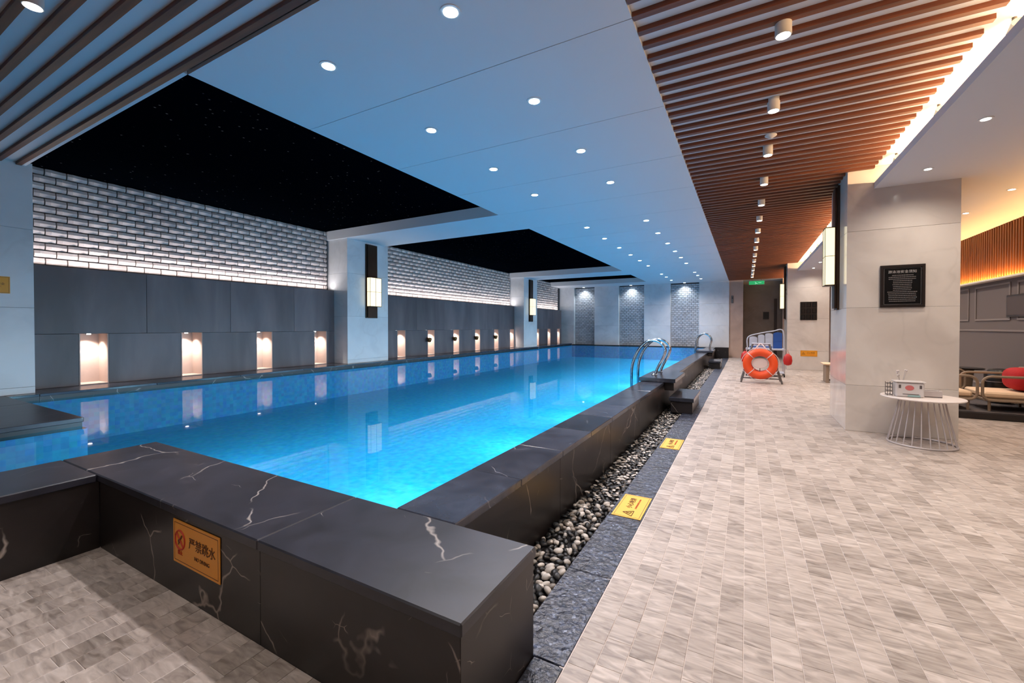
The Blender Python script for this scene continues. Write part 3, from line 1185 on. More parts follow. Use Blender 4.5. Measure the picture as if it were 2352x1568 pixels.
for xx, yy in ((-2.0, .55), (-1.0, -.6), (-2.4, -.9), (-5.6, .1)):  # extra lamps added out of view to brighten the entry side
    t = thing('cylinder_lamp', 'added unseen white cylinder lamp in the slats over the entry, at %s' % {-2.0: 'the black block', -1.0: 'the rear right', -2.4: 'the rear left', -5.6: 'the platform'}[xx], 'ceiling lamp', (xx, yy, ZB), 'cylinder lamps along the slatted ceiling')
    MB().lathe([(.043, 3.025), (.045, 3.03), (.045, ZB - .001)], (xx, yy, 0), 24).build('lamp_body', M_BODY, t)
    MB().lathe([(.038, 3.0235), (.038, 3.0265)], (xx, yy, 0), 24).build('lens', M_LAMP, t)
    spot('cylinder_light', (xx, yy, 3.0), P_CYL * 1.25, (1, .9, .8), t, 160, 1, .035)
# sprinkler head
t = thing('sprinkler', 'small pale sprinkler rose between second and third cylinder lamps', 'sprinkler', (.2, 4.80, ZB))
MB().lathe([(.006, 3.09), (.006, ZB)], (.2, 4.80, 0), 8).build('stem', M_BODY, t)
MB().lathe([(.012, 3.06), (.05, 3.085), (.052, 3.09)], (.2, 4.80, 0), 20).build('rose', M_BODY, t)
# downlights in the lowered ceiling
for xx, rown in ((1.63, 'left'), (2.74, 'right')):
    for k in range(13):
        yy = (4.70 if xx < 2 else 4.85) + (k - 2) * 1.2
        if xx < 2.2 and (P1[2] - .1 < yy < P1[3] + .1 or P2[2] - .1 < yy < P2[3] + .1):
            continue
        t = thing('downlight', '%s downlight in the %s row of the lowered ceiling by the pillars' % (ordinal(k), rown), 'downlight', (xx, yy, ZS), 'slim downlights in the lowered ceiling')
        MB().lathe([(.045, -.004), (.045, 0), (.032, 0), (.030, -.002)], (xx, yy, ZS), 20).build('trim_ring', M_RIM, t)
        MB().lathe([(.029, -.006), (.029, -.001)], (xx, yy, ZS), 20).build('lens', M_LAMP, t)
        spot('soffit_light', (xx, yy, ZS - .02), P_SOFFIT, (1, .88, .76), t, 155, 1, .03)

# ------------------------------------------------------------------ RIGHT PILLARS
JN = [.55, 1.475, 2.385]
clad_pillar('pillar', 'large polished marble pillar on the right with the black notice board', P1[0], P1[1], P1[2], P1[3], 0, ZB, M_MARBLE, JN)
clad_pillar('pillar', 'marble pillar farther down the walkway with a dark square relief', P2[0], P2[1], P2[2], P2[3], 0, ZB, M_MARBLE, JN)
lantern('tall bronze lantern on the pool side of the large right pillar', (P1[0], 6.98), -1, 1.47, 3.08, 1.80, 2.54, .22, None)
lantern('bronze lantern on the pool side of the farther right pillar', (P2[0], 15.35), -1, 1.47, 3.08, 1.80, 2.54, .22, None)


# text helper
def text_mesh(s, size, mat, depth=.0008, name='lettering', align='CENTER'):
    cu = bpy.data.curves.new('t', 'FONT')
    cu.body = s
    cu.size = size
    cu.align_x = align
    cu.align_y = 'CENTER'
    cu.extrude = depth
    cu.resolution_u = 3
    o = bpy.data.objects.new('t', cu)
    scene.collection.objects.link(o)
    dg = bpy.context.evaluated_depsgraph_get()
    dg.update()
    me = bpy.data.meshes.new_from_object(o.evaluated_get(dg))
    me.name = name
    bpy.data.objects.remove(o)
    me.materials.clear()
    me.materials.append(mat)
    return me


# black notice board on pillar 1
t = thing('notice_board', 'black framed pool rules board with pale lettering on the large pillar', 'notice board', (1.565, P1[2], 1.715))
bx0, bx1, bz0, bz1 = 1.37, 1.762, 1.472, 1.958
yf = P1[2]
MB().bevbox(bx0, yf - .012, bz0, bx1, yf - .0005, bz1, .002).build('board', M_BOARD, t)
for (a, b, c, d) in ((bx0, bz0, bx1, bz0 + .028), (bx0, bz1 - .028, bx1, bz1), (bx0, bz0 + .028, bx0 + .028, bz1 - .028), (bx1 - .028, bz0 + .028, bx1, bz1 - .028)):
    MB().bevbox(a, yf - .022, b, c, yf - .0125, d, .002).build('frame_rail', M_BOARDF, t)
fr = MB()
for (a, b, c, d) in ((bx0 + .034, bz0 + .034, bx1 - .034, bz0 + .037), (bx0 + .034, bz1 - .037, bx1 - .034, bz1 - .034), (bx0 + .034, bz0 + .037, bx0 + .037, bz1 - .037), (bx1 - .037, bz0 + .037, bx1 - .034, bz1 - .037)):
    fr.box(a, yf - .0128, b, c, yf - .012, d)
fr.build('border_line', M_BTXT2, t)
put('title_lettering', text_mesh('游泳池安全须知', .036, M_BTXT), t, loc=(1.566, yf - .0125, 1.878), rot=(PI / 2, 0, 0))
tx = MB()
zz = 1.84
rr = random.Random(3)
for r, (hw_, bright) in enumerate([(.09, 0), (.12, 1), (.12, 0), (.08, 0), (.08, 0), (.085, 1), (.08, 0), (.08, 0), (.08, 0), (.13, 1), (.125, 0), (.12, 0), (.12, 1), (.12, 0), (.115, 0)]):
    x = 1.566 - hw_
    while x < 1.566 + hw_ - .006:
        w_ = rr.choice((.006, .009, .012))
        tx.box(x, yf - .0126, zz - .0045, x + w_, yf - .012, zz + .0045)
        x += w_ + .003
    zz -= .0212
tx.build('rule_lines', M_BTXT2, t)

# square relief on pillar 2
t = thing('relief_plaque', 'dark square relief plaque on the farther marble pillar', 'plaque', (1.57, P2[2], 1.70))
MB().bevbox(1.376, P2[2] - .02, 1.44, 1.775, P2[2] - .0005, 1.965, .004).build('plate', M_BOARDF, t)
for a in range(3):
    for b in range(3):
        cx_, cz_ = 1.376 + .4 * (a + .5) / 3, 1.44 + .525 * (b + .5) / 3
        MB().bevbox(cx_ - .05, P2[2] - .034, cz_ - .065, cx_ + .05, P2[2] - .0205, cz_ + .065, .012).build('raised_square', M_BLK, t)


# yellow signs
def sign(label, w_, h_, mat, lines, icon=True, seed=0):
    t = thing('warning_sign', label, 'sign', (0, 0, 0))
    MB().bevbox(-w_ / 2, -h_ / 2, 0, w_ / 2, h_ / 2, .004, .0012).build('plate', mat, t)
    e = MB()
    i_ = .012 * w_ / .4
    q = .0025
    for (a, b, c, d) in ((-w_ / 2 + i_, -h_ / 2 + i_, w_ / 2 - i_, -h_ / 2 + i_ + q), (-w_ / 2 + i_, h_ / 2 - i_ - q, w_ / 2 - i_, h_ / 2 - i_), (-w_ / 2 + i_, -h_ / 2 + i_ + q, -w_ / 2 + i_ + q, h_ / 2 - i_ - q), (w_ / 2 - i_ - q, -h_ / 2 + i_ + q, w_ / 2 - i_, h_ / 2 - i_ - q)):
        e.box(a, b, .004, c, d, .0045)
    e.build('border_line', M_SIGNTXT, t)
    return t


# no-diving sign on the near block
t = sign('yellow no diving sign on the front of the near black marble block', .40, .20, M_YELLOW, None)
ic = MB()
cxi, cyi, R = -.135, .012, .043
ic.tube([(cxi + R * math.cos(a * PI / 12), cyi + R * math.sin(a * PI / 12), .0045) for a in range(24)], .004, 6, closed=True)
ic.box(cxi - .003, cyi - .004, .004, cxi + .003, cyi + .004, .005)
ic.tube([(cxi - R * .68, cyi + R * .68, .005), (cxi + R * .68, cyi - R * .68, .005)], .0035, 6)
ic.build('prohibition_ring', M_SIGNRED, t)
dv = MB()
dv.lathe([(.007, .004), (.007, .0055)], (cxi - .012, cyi - .012, 0), 12)
dv.tube([(cxi + .018, cyi + .022, .005), (cxi + .004, cyi + .006, .005), (cxi - .012, cyi - .004, .005)], .0045, 6)
dv.tube([(cxi + .004, cyi + .006, .005), (cxi - .014, cyi - .022, .005)], .003, 6)
dv.build('diver_pictogram', M_SIGNTXT, t)
put('icon_caption', text_mesh('禁止', .022, M_SIGNRED), t, loc=(cxi, cyi - .06, .0048))
put('main_lettering', text_mesh('严禁跳水', .056, M_SIGNTXT), t, loc=(.055, .014, .0048))
put('small_lettering', text_mesh('NO DIVING', .024, M_SIGNTXT), t, loc=(.055, -.042, .0048))
t.location = (-2.142, YB0 - .0005, .256)
t.rotation_euler = (PI / 2, 0, 0)


def caution(label, w_, h_, loc, rot, mat=M_YEL2, main='小心地滑', sub='CAUTION WET FLOOR'):
    t = sign(label, w_, h_, mat, None)
    s_ = w_ / .39
    tri = MB()
    cx_ = -.125 * s_
    pts = [(cx_, .035 * s_, .0045), (cx_ - .04 * s_, -.03 * s_, .0045), (cx_ + .04 * s_, -.03 * s_, .0045)]
    for a in range(3):
        tri.tube([pts[a], pts[(a + 1) % 3]], .0028, 6)
    tri.tube([(cx_, .012 * s_, .0045), (cx_ - .004, -.012 * s_, .0045), (cx_ + .014 * s_, -.02 * s_, .0045)], .0035, 6)
    tri.build('slip_pictogram', M_SIGNTXT, t)
    put('main_lettering', text_mesh(main, .046 * s_, M_SIGNTXT), t, loc=(.045 * s_, .014 * s_, .0048))
    put('small_lettering', text_mesh(sub, .017 * s_, M_SIGNRED), t, loc=(.045 * s_, -.03 * s_, .0048))
    t.location = loc
    t.rotation_euler = rot
    return t


caution('yellow caution sign lying on the granite border, nearer of the two', .39, .19, (-.683, 2.975, .0012), (0, 0, PI / 2))
caution('yellow caution sign lying on the granite border, farther of the two', .42, .19, (-.68, 4.775, .0012), (0, 0, PI / 2))
caution('orange yellow sign low on the farther right pillar', .40, .17, (1.59, P2[2] - .0005, .48), (PI / 2, 0, 0), M_YELLOW)
caution('yellow sign on the white pillar at the left edge of the frame', .26, .19, (XP + .0005, 1.345, 1.72), (PI / 2, 0, PI / 2), M_YELLOW, '注意安全', 'DEEP WATER')

# ------------------------------------------------------------------ END OF THE WALKWAY
we = MB().box(-.60, YEND, -.1, -.10, YEND + .2, 3.2).build('wall_end', M_BEIGE, kind='structure')
wf = MB().box(-.3, 20.6, -.1, 3.8, 20.8, 3.2).build('wall_far', M_TAUPE, kind='structure')
MB().box(-.6, YEND + .2, 0, -.1, 20.6, 3.2).build('return_wall', M_TAUPE, wf)
MB().box(1.25, 19.5, 0, XRW, 19.65, 3.2).build('lounge_end_wall', M_BEIGE, wf)
MB().box(-.6, YEND + .1, ZC + .03, XRW, 20.7, ZC + .1).build('far_ceiling', M_WHITE, wf)
d = thing('door_1', 'dark narrow door at the end of the walkway', 'door', (1.0, 20.58, 0))
d['kind'] = 'structure'
MB().bevbox(1.02, 20.55, 0, 1.12, 20.6, 2.4, .004).build('door_frame', M_DOOR, d)
MB().bevbox(1.12, 20.565, 0, 1.9, 20.6, 2.36, .004).build('door_leaf', M_TAUPE, d)
t = thing('wall_plaque', 'small dark plaque on the end wall of the walkway', 'plaque', (.73, 20.6, 1.7))
MB().bevbox(.63, 20.58, 1.56, .84, 20.5995, 1.86, .004).build('plate', M_BOARDF, t)
MB().box(.65, 20.578, 1.60, .82, 20.5795, 1.82).build('face', M_BLK, t)
t = thing('exit_sign', 'green glowing exit sign hanging at the end of the walkway', 'exit sign', (.3, 19.2, 3.0))
MB().bevbox(.10, 19.18, 2.90, .62, 19.22, 3.04, .004).build('sign_box', M_EXIT, t)
MB().lathe([(.008, 3.04), (.008, ZB)], (.2, 19.2, 0), 8).lathe([(.008, 3.04), (.008, ZB)], (.52, 19.2, 0), 8).build('hanger', M_GREYMET, t)
ic = MB()
ic.tube([(.30, 19.177, 3.0), (.34, 19.177, 2.96), (.31, 19.177, 2.92)], .006, 6)
ic.tube([(.34, 19.177, 2.96), (.39, 19.177, 2.93)], .006, 6)
ic.tube([(.42, 19.177, 2.97), (.52, 19.177, 2.97)], .006, 6)
ic.build('pictogram', M_EXITW, t)
t = thing('wall_switch', 'small dark wall fitting high beside the far pool wall', 'wall fitting', (-.5, YEND, 2.35))
MB().bevbox(-.52, YEND - .03, 2.2, -.44, YEND - .001, 2.5, .005).build('case', M_GREYMET, t)
MB().lathe([(.02, -.04), (.024, -.03)], (-.48, YEND, 2.4), 12, 'y').build('knob', M_BLK, t)

# ------------------------------------------------------------------ RIGHT (LOUNGE) WALL
wr = MB().box(XRW, YBK, -.1, XRW + .15, 20, 3.3).build('wall_right', M_GREYW, kind='structure')
# panel mouldings
for (a, b, c, d_) in ((8.2, 9.3, 1.35, 1.95), (9.5, 10.65, 1.35, 1.95), (10.9, 12.4, 1.35, 1.95), (8.2, 12.4, .25, 1.2)):
    for (y0, y1, z0, z1) in ((a, b, c, c + .03), (a, b, d_ - .03, d_), (a, a + .03, c + .03, d_ - .03), (b - .03, b, c + .03, d_ - .03)):
        MB().bevbox(XRW - .015, y0, z0, XRW, y1, z1, .004).build('moulding', M_MOULD, wr)
# wooden band of upright slats
bd = thing('slatted_band', 'band of upright brown wooden slats high on the lounge wall', 'wall panelling', (XRW, 10, 2.05))
MB().box(XRW - .03, 5.0, 2.06, XRW - .001, 16, ZS).build('back_board', M_BAND, bd)
sm = MB().box(-.022, -.018, 2.05, 0, .018, ZS - .002).mesh('band_slat', M_BAND)
yy = 5.05
while yy < 16:
    put('band_slat', sm, bd, loc=(XRW - .0305, yy, 0))
    yy += .075
t = thing('light_trough', 'warm light trough under the wooden band on the lounge wall', 'light strip', (XRW, 10, 2.03))
MB().bevbox(XRW - .12, 5.0, 2.0, XRW - .001, 16, 2.012, .002).box(XRW - .12, 5.0, 2.012, XRW - .112, 16, 2.028).build('trough', M_COVE, t)
for q in range(3):
    area('trough_light', (XRW - .085, 6.8 + q * 3.6, 2.02), .02, 3.5, P_LOUNGE * 3.5, (1, .55, .18), (.35, 0, 1), t)
t = thing('wall_picture', 'dark framed picture on the lounge wall beyond the sofa', 'picture', (XRW, 9.4, 1.56))
MB().bevbox(XRW - .03, 9.0, 1.40, XRW - .016, 9.56, 1.74, .003).build('picture_frame', M_BOARDF, t)
MB().box(XRW - .0325, 9.03, 1.43, XRW - .0302, 9.53, 1.71).build('picture_face', plain('picture_print', '#4c4240', .5), t)

# wall behind the camera
MB().box(-8.3, YBK - .15, -.1, 3.8, YBK, 3.3).build('wall_front', M_BEIGE, kind='structure')

# ------------------------------------------------------------------ LADDERS AND STEPS
def smooth(pts, n=6):
    P = [Vector(p) for p in pts]
    P = [P[0] * 2 - P[1]] + P + [P[-1] * 2 - P[-2]]
    out = []
    for i in range(1, len(P) - 2):
        for k in range(n):
            t_ = k / n
            a, b, c, d_ = P[i - 1:i + 3]
            out.append(.5 * ((2 * b) + (c - a) * t_ + (2 * a - 5 * b + 4 * c - d_) * t_ ** 2 + (3 * b - a - 3 * c + d_) * t_ ** 3))
    out.append(P[-2])
    return out


def pool_ladder(label, y, group):
    t = thing('pool_ladder', label, 'ladder', (-1.3, y, ZK), group)
    for yy in (y - .24, y + .24):
        pts = [(-1.63, yy, -.35), (-1.63, yy, .25), (-1.625, yy, .58), (-1.56, yy, .80), (-1.46, yy, .95), (-1.34, yy, 1.03), (-1.20, yy, 1.01), (-1.11, yy, .90), (-1.13, yy, .78), (-1.22, yy, .60), (-1.27, yy, ZK + .04)]
        MB().tube(smooth(pts), .021, 12).build('rail', M_STEEL, t)
        MB().lathe([(.045, ZK + .0605), (.045, ZK + .068), (.025, ZK + .085)], (-1.27, yy, 0), 18).build('flange', M_STEEL, t)
    for z_ in (.22, -.03, -.28):
        MB().bevbox(-1.67, y - .22, z_, -1.59, y + .22, z_ + .02, .004).build('tread', M_STEEL, t)
    return t


pool_ladder('steel pool ladder at the nearer steps on the right pool edge', 7.25, 'steel pool ladders')


def steps(label_top, label_low, y0, y1, yl0, yl1):
    t = thing('stone_slab', label_top, 'step', (-1.15, (y0 + y1) / 2, ZK))
    MB().bevbox(-1.42, y0, ZK + .0015, -.90, y1, ZK + .06, .005).build('slab', M_COPE, t)
    MB().bevbox(X1 + .016, y0 + .06, ZK - .12, -.93, y1 - .06, ZK + .0, .004).build('slab_support', M_BLACK, t)
    t = thing('stone_step', label_low, 'step', (-.8, (yl0 + yl1) / 2, 0))
    MB().bevbox(-.975, yl0, .17, -.64, yl1, .225, .005).build('tread', M_COPE, t)
    MB().bevbox(-.955, yl0 + .03, .0015, -.66, yl1 - .03, .17, .004).build('riser', M_BLACK, t)


steps('dark stone slab on the pool edge under the nearer ladder', 'dark stone step box beside the pebbles below the nearer ladder', 6.6, 7.7, 6.5, 7.5)
steps('dark stone slab on the pool edge at the far steps', 'dark stone step box beside the pebbles at the far steps', 14.9, 15.9, 13.9, 14.9)
# far arched rail
t = thing('arched_handrail', 'steel arched handrail at the far end of the pool', 'handrail', (-1.25, 16.5, ZK))
for yy in (16.35, 16.75):
    pts = [(-1.60, yy, -.2), (-1.58, yy, .35), (-1.54, yy, .70), (-1.46, yy, .90), (-1.30, yy, 1.0), (-1.14, yy, .94), (-1.06, yy, .78), (-1.10, yy, .6), (-1.12, yy, ZK + .005)]
    MB().tube(smooth(pts), .022, 12).build('rail', M_STEEL, t)
    MB().lathe([(.045, ZK + .001), (.045, ZK + .008), (.025, ZK + .02)], (-1.12, yy, 0), 16).build('flange', M_STEEL, t)

# ------------------------------------------------------------------ LIFEBUOY STAND AND CART
YS = 10.9
t = thing('lifebuoy_stand', 'grey metal A-shaped stand holding the orange lifebuoy', 'stand', (.3, YS, 0))
for (xa, xb) in ((-.09, .14), (.70, .46)):
    MB().tube([(xa, YS - .02, .0), (xb, YS + .12, .86)], .02, 10).build('leg', M_GREYMET, t)
    MB().tube([(xa, YS + .52, .0), (xb, YS + .16, .86)], .02, 10).build('leg', M_GREYMET, t)
MB().tube([(.12, YS + .14, .865), (.48, YS + .14, .865)], .018, 10).build('top_bar', M_BWHITE, t)
MB().tube([(-.05, YS + .03, .10), (.66, YS + .03, .10)], .014, 8).build('lower_bar', M_GREYMET, t)
MB().lathe([(.012, -.10), (.012, .0)], (.30, YS + .14, .845), 8, 'y').build('hook', M_STEEL, t)
MB().lathe([(.02, -.012), (.145, -.010), (.15, 0), (.145, .008)], (.28, YS - .06, .445), 36, 'y', squash=(1, .74)).build('oval_plate', M_TABLE, t)
MB().tube([(.28, YS - .055, .445), (.28, YS + .05, .10)], .008, 8).build('plate_bracket', M_GREYMET, t)


def buoy(label, cx_, cy_, cz_, mat, R=.255, r=.085, tilt=0):
    b = thing('lifebuoy', label, 'lifebuoy', (cx_, cy_, cz_))
    seg = 40
    MB().tube([(cx_ + R * math.cos(2 * PI * k / seg), cy_ + tilt * R * math.sin(2 * PI * k / seg), cz_ + R * math.sin(2 * PI * k / seg)) for k in range(seg)], r, 14, closed=True).build('ring', mat, b)
    for q in range(4):
        a0 = PI / 4 + q * PI / 2
        a_ = Vector((math.cos(a0), 0, math.sin(a0)))
        pts = []
        for k in range(14):
            s_ = 2 * PI * k / 14
            rr_ = R + (r + .003) * math.cos(s_)
            pts.append((cx_ + a_.x * rr_, cy_ + (r + .003) * math.sin(s_) + tilt * rr_ * a_.z, cz_ + a_.z * rr_))
        MB().tube(pts, .008, 6, closed=True).build('band', M_ROPE, b)
    for q in range(4):
        a0 = PI / 4 + q * PI / 2
        pts = []
        for k in range(9):
            a1 = a0 + (PI / 2) * k / 8
            rr_ = R + r + .006 + .022 * math.sin(PI * k / 8)
            pts.append((cx_ + rr_ * math.cos(a1), cy_ - .01 + tilt * rr_ * math.sin(a1), cz_ + rr_ * math.sin(a1)))
        MB().tube(pts, .007, 6).build('grab_rope', M_ROPE, b)
    return b


buoy('orange lifebuoy with white rope hanging on the grey stand', .28, YS - .08, .43, M_ORANGE)
ob = thing('hanging_rope', 'white rope loop from which the orange lifebuoy hangs', 'rope', (.3, YS, .86))
MB().tube(smooth([(.12, YS - .06, .66), (.22, YS - .0, .80), (.29, YS + .05, .868), (.36, YS - .0, .80), (.45, YS - .06, .66)]), .012, 8).build('loop', M_ROPE, ob)
buoy('red lifebuoy behind the orange one on the grey stand', .30, YS + .20, .44, M_RED, .235, .055)

# kickboard cart
YC = 12.6
t = thing('kickboard_cart', 'white wire cart of blue and white kickboards behind the lifebuoys', 'cart', (.4, YC, 0))
MB().bevbox(0.0, YC - .2, .66, .86, YC + .25, .70, .006).build('shelf', M_BWHITE, t)
MB().bevbox(0.02, YC - .2, .08, .84, YC + .25, .11, .006).build('shelf', M_BWHITE, t)
for xx in (.02, .84):
    for yy in (YC - .19, YC + .24):
        MB().tube([(xx, yy, .05), (xx, yy, .70)], .014, 8).build('post', M_WIRE, t)
        MB().lathe([(.012, -.012), (.04, -.012), (.04, .012), (.012, .012)], (xx, yy, .04), 14, 'x').build('wheel', M_BLK, t)
MB().tube(smooth([(.04, YC - .19, .70), (.05, YC - .19, .98), (.30, YC - .19, 1.08), (.60, YC - .19, 1.14), (.80, YC - .19, 1.15), (.83, YC - .19, .70)]), .014, 8).build('handle', M_BWHITE, t)
for k, (xa, xb, h0, h1, mt) in enumerate(((.08, .26, .97, 1.03, M_BWHITE), (.275, .42, 1.03, 1.07, M_BWHITE), (.435, .60, 1.07, 1.10, M_BWHITE), (.61, .80, 1.10, 1.12, M_BLUE))):
    kb = thing('kickboard', ['white kickboard at the left end of the cart', 'white kickboard second from left on the cart', 'white kickboard next to the blue one on the cart', 'blue kickboard at the right end of the cart'][k], 'kickboard', ((xa + xb) / 2, YC, .70), 'kickboards on the cart')
    m_ = MB()
    n = 10
    xc, rx = (xa + xb) / 2, (xb - xa) / 2
    prof = [(xa, .701), (xb, .701)] + [(xc + rx * math.cos(PI * i / n), h0 - rx * .5 + rx * .5 * math.sin(PI * i / n) + (h1 - h0) * .5) for i in range(n + 1)]
    fr_ = [(p[0], YC - .03, p[1]) for p in prof]
    bk_ = [(p[0], YC + .02, p[1]) for p in prof]
    L_ = len(prof)
    m_.add(fr_ + bk_, [tuple(range(L_)), tuple(range(L_, 2 * L_))[::-1]] + [(i, (i + 1) % L_, L_ + (i + 1) % L_, L_ + i) for i in range(L_)])
    m_.build('board', mt, kb)
    MB().box(xa + .01, YC - .0325, .72, xb - .01, YC - .0305, .75).build('stripe', M_BLUE, kb)
for k, (xx, zz, rr_) in enumerate(((-.01, .50, .13), (.90, .46, .13))):
    b = thing('red_bag', ['red cloth bag hanging at the left end of the kickboard cart', 'red cloth bag hanging at the right end of the kickboard cart'][k], 'bag', (xx, YC - .25, zz))
    MB().lathe([(.03, -rr_ * 1.2), (rr_ * .8, -rr_), (rr_, -rr_ * .3), (rr_ * .85, rr_ * .5), (rr_ * .4, rr_ * .9), (.02, rr_)], (xx, YC - .30, zz), 18, squash=(.75, .55)).build('sack', M_RED, b)
    MB().tube([(xx - .03, YC - .30, zz + rr_ * .9), (xx, YC - .26, .69), (xx + .03, YC - .30, zz + rr_ * .9)], .006, 6).build('strap', M_RED, b)

# ------------------------------------------------------------------ ROUND TABLE WITH ITEMS
TX, TY, TZ = 1.645, 6.055, .505
t = thing('side_table', 'round white side table on a flared wire cage by the large pillar', 'table', (TX, TY, 0))
MB().lathe([(.30, TZ - .022), (.333, TZ - .014), (.337, TZ - .006), (.333, TZ)], (TX, TY, 0), 56).build('tabletop', M_TABLE, t)
MB().lathe([(.172, TZ - .034), (.186, TZ - .034), (.186, TZ - .023), (.172, TZ - .023)], (TX, TY, 0), 40).build('top_ring', M_WIRE, t)
MB().tube([(TX + .275 * math.cos(2 * PI * k / 40), TY + .275 * math.sin(2 * PI * k / 40), .010) for k in range(40)], .0095, 8, closed=True).build('base_ring', M_WIRE, t)
wm = None
for k in range(24):
    a = 2 * PI * k / 24
    if wm is None:
        wm = MB().tube([(.272, 0, .014), (.238, 0, .18), (.204, 0, .33), (.178, 0, TZ - .03)], .0055, 6).mesh('cage_wire', M_WIRE)
    put('cage_wire', wm, t, loc=(TX, TY, 0), rot=(0, 0, a))
# clear box with a fan-like face
b = thing('tissue_box', 'pale frosted box with pink print and dark side slots on the side table', 'box', (1.50, 6.0, TZ))
MB().bevbox(1.405, 5.93, TZ + .001, 1.635, 6.05, TZ + .155, .012).build('box_body', M_ACRYL, b)
MB().bevbox(1.395, 5.92, TZ + .156, 1.645, 6.06, TZ + .168, .004).build('lid', M_ACRYL, b)
MB().lathe([(.034, -.0035), (.036, -.0005)], (1.515, 5.93, TZ + .10), 24, 'y', squash=(1, .75)).build('round_print', M_PINK, b)
for xx in (1.437, 1.603):
    MB().bevbox(xx - .009, 5.9265, TZ + .095, xx + .009, 5.9295, TZ + .13, .001).build('slot', M_DARKB, b)
MB().box(1.46, 5.927, TZ + .03, 1.59, 5.9295, TZ + .036).build('slit', M_DARKB, b)
MB().box(1.50, 5.9275, TZ + .008, 1.60, 5.9295, TZ + .026).build('teal_label', M_TEAL, b)
b = thing('condiment_rack', 'grey wire rack left of the frosted box on the side table', 'rack', (1.37, 6.03, TZ))
for zz in (.01, .05, .09, .13):
    MB().tube([(1.35, 5.99, TZ + zz), (1.39, 5.99, TZ + zz), (1.39, 6.07, TZ + zz), (1.35, 6.07, TZ + zz)], .004, 6, closed=True).build('hoop', M_DARKB, b)
for xx, yy in ((1.35, 5.99), (1.39, 5.99), (1.39, 6.07), (1.35, 6.07)):
    MB().tube([(xx, yy, TZ + .001), (xx, yy, TZ + .145)], .003, 6).build('upright', M_DARKB, b)
b = thing('phone_tray', 'small grey open tray right of the frosted box on the side table', 'tray', (1.72, 6.07, TZ))
MB().bevbox(1.66, 6.03, TZ + .001, 1.80, 6.13, TZ + .008, .002).build('tray_base', M_DARKB, b)
for (a, c, d_, e) in ((1.66, 6.03, 1.80, 6.036), (1.66, 6.124, 1.80, 6.13), (1.66, 6.037, 1.666, 6.123), (1.794, 6.037, 1.80, 6.123)):
    MB().bevbox(a, c, TZ + .0085, d_, e, TZ + .07, .002).build('tray_side', M_WIRE, b)
b = thing('sprig', 'little grey sprig in a glass behind the frosted box on the side table', 'plant', (1.50, 6.16, TZ))
MB().lathe([(.022, TZ + .001), (.028, TZ + .12), (.026, TZ + .12), (.02, TZ + .01)], (1.50, 6.16, 0), 16).build('glass', M_ACRYL, b)
rr = random.Random(5)
for k in range(7):
    a = rr.uniform(0, 2 * PI)
    q = rr.uniform(.02, .06)
    tip = (1.50 + q * math.cos(a), 6.16 + q * math.sin(a) * .6, TZ + rr.uniform(.20, .27))
    MB().tube([(1.50, 6.16, TZ + .02), ((1.50 + tip[0]) / 2, (6.16 + tip[1]) / 2, TZ + .16), tip], .002, 5).lathe([(.001, -.012), (.009, 0), (.001, .014)], tip, 8).build('stem', M_WIRE, b)

# ------------------------------------------------------------------ LOUNGE FURNITURE
t = thing('lounge_plinth', 'low dark plinth with a grey carpet under the lounge chairs', 'rug', (3, 9, 0))
MB().bevbox(2.1, 8.05, .0015, 3.58, 10.2, .09, .006).build('plinth', M_RUGE, t)
MB().bevbox(2.12, 8.07, .0905, 3.57, 10.18, .10, .003).build('carpet', M_RUG, t)


def lounge_chair(label, x0, x1, y0, y1, back_right, zb=.10):
    c = thing('lounge_chair', label, 'chair', ((x0 + x1) / 2, (y0 + y1) / 2, zb), 'lounge chairs with cream seats')
    for yy in (y0, y1):
        z0, z1 = zb + .15, .575
        r_ = .09
        pts = []
        for (cx_, cz_, a0) in ((x1 - r_, z1 - r_, 0), (x0 + r_, z1 - r_, PI / 2), (x0 + r_, z0 + r_, PI), (x1 - r_, z0 + r_, 1.5 * PI)):
            for k in range(5):
                a = a0 + PI / 2 * k / 4
                pts.append((cx_ + r_ * math.cos(a), yy, cz_ + r_ * math.sin(a)))
        MB().tube(pts, .017, 8, closed=True).build('arm_frame', M_TAN, c)
    for xx in (x0 + .08, x1 - .08):
        for yy in (y0 + .04, y1 - .04):
            MB().tube([(xx, yy, zb + .001), (xx, yy, zb + .14)], .016, 8).build('leg', M_TAN, c)
    MB().bevbox(x0 + .03, y0 + .02, zb + .14, x1 - .03, y1 - .02, zb + .175, .006).build('seat_frame', M_TAN, c)
    MB().bevbox(x0 + .035, y0 + .025, zb + .18, x1 - .035, y1 - .025, zb + .26, .022).build('seat_cushion', M_CREAM, c)
    xb0, xb1 = (x1 - .13, x1 - .03) if back_right else (x0 + .03, x0 + .13)
    MB().bevbox(xb0, y0 + .03, zb + .262, xb1, y1 - .03, zb + .58, .03).build('back_cushion', M_TAN, c)
    return c


lounge_chair('tan tube lounge chair with cream seat half hidden behind the large pillar', 2.16, 2.78, 8.15, 8.85, False)
lounge_chair('tan tube lounge chair with cream seat and big red cushion at right frame edge', 2.83, 3.52, 8.15, 8.85, True)


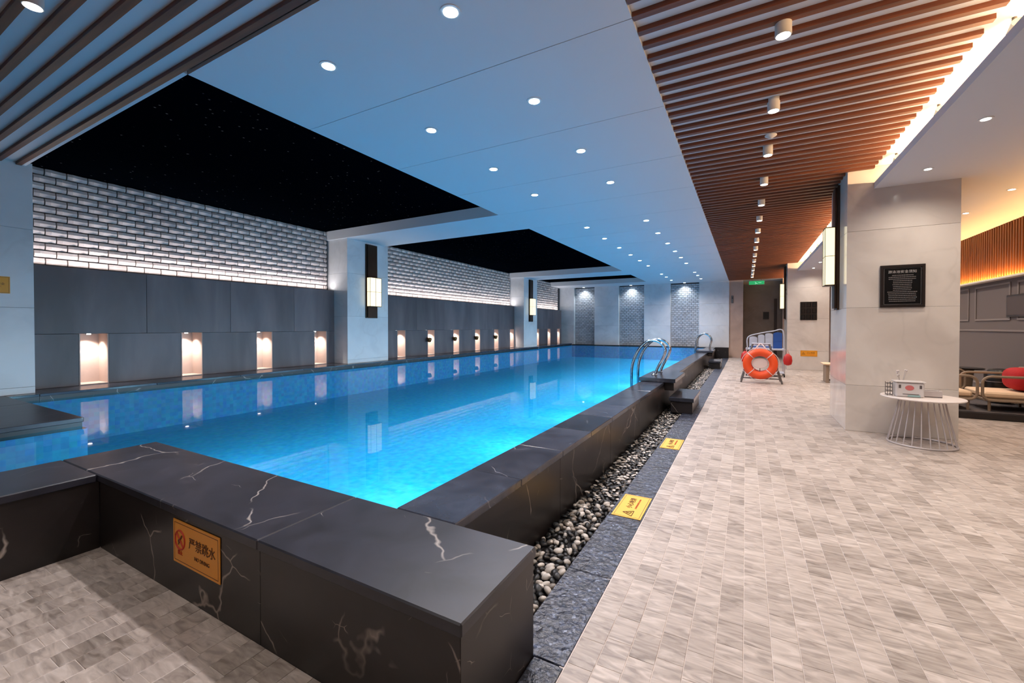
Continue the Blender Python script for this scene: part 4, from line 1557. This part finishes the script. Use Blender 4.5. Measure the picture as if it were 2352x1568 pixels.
def cushion(label, c, r, mat, sx=1, sy=.6, sz=.8):
    o = thing('cushion', label, 'cushion', c)
    n, m_ = 20, 12
    vs, fs = [], []
    for i in range(m_ + 1):
        ph = -PI / 2 + PI * i / m_
        for k in range(n):
            q = 2 * PI * k / n
            f = lambda v: math.copysign(abs(v) ** .7, v)
            vs.append((c[0] + r * sx * f(math.cos(ph)) * f(math.cos(q)), c[1] + r * sy * f(math.cos(ph)) * f(math.sin(q)), c[2] + r * sz * f(math.sin(ph))))
    for i in range(m_):
        for k in range(n):
            fs.append((i * n + k, i * n + (k + 1) % n, (i + 1) * n + (k + 1) % n, (i + 1) * n + k))
    MB().add(vs, fs, True).build('pillow', mat, o)
    MB().tube([(c[0] + r * sx * math.cos(2 * PI * k / 24), c[1] + r * sy * math.sin(2 * PI * k / 24) * .98, c[2]) for k in range(24)], .006, 6, closed=True).build('piping', mat, o)
    return o


cushion('big red cushion leaning in the lounge chair at the right frame edge', (3.33, 8.5, .36 + .17), .20, M_REDF, .75, 1.2, .78)

# second group behind
c2 = lounge_chair('dark lounge chair with cream seat farther back beside the large pillar', 2.55, 3.05, 9.35, 9.95, False)
cushion('red cushion on the lounge chair farther back beside the pillar', (2.86, 9.45, .36 + .17), .17, M_REDF, .8, .7, 1.0)
t = thing('stool', 'tan drum stool with dark top behind the lounge chairs', 'stool', (3.16, 9.65, .10))
MB().lathe([(.09, .101), (.07, .30), (.085, .50), (.09, .56)], (3.16, 9.65, 0), 24).build('drum', M_TAN, t)
MB().lathe([(.20, .561), (.21, .57), (.21, .583)], (3.16, 9.65, 0), 28).build('round_top', M_BLK, t)
t = thing('pouf', 'black round pouf in front of the dim lounge wall', 'pouf', (3.35, 9.2, .10))
MB().lathe([(.10, .101), (.15, .15), (.17, .35), (.165, .52), (.12, .60), (.04, .62)], (3.36, 9.15, 0), 28).build('body', M_BLK, t)
MB().lathe([(.168, .42), (.172, .425), (.168, .43)], (3.36, 9.15, 0), 28).build('seam', M_DARKB, t)

# low table by pillar 2
t = thing('low_table', 'low cream table with dark trestle legs beside the farther right pillar', 'table', (2.0, 12.2, 0))
MB().bevbox(1.52, 11.6, .40, 2.2, 12.1, .43, .005).build('tabletop', M_CREAM, t)
for xx in (1.57, 2.1):
    MB().bevbox(xx, 11.65, .001, xx + .06, 12.05, .399, .004).build('trestle_leg', M_TAN, t)
MB().bevbox(1.63, 11.82, .03, 2.10, 11.86, .07, .003).build('stretcher', M_DOOR, t)
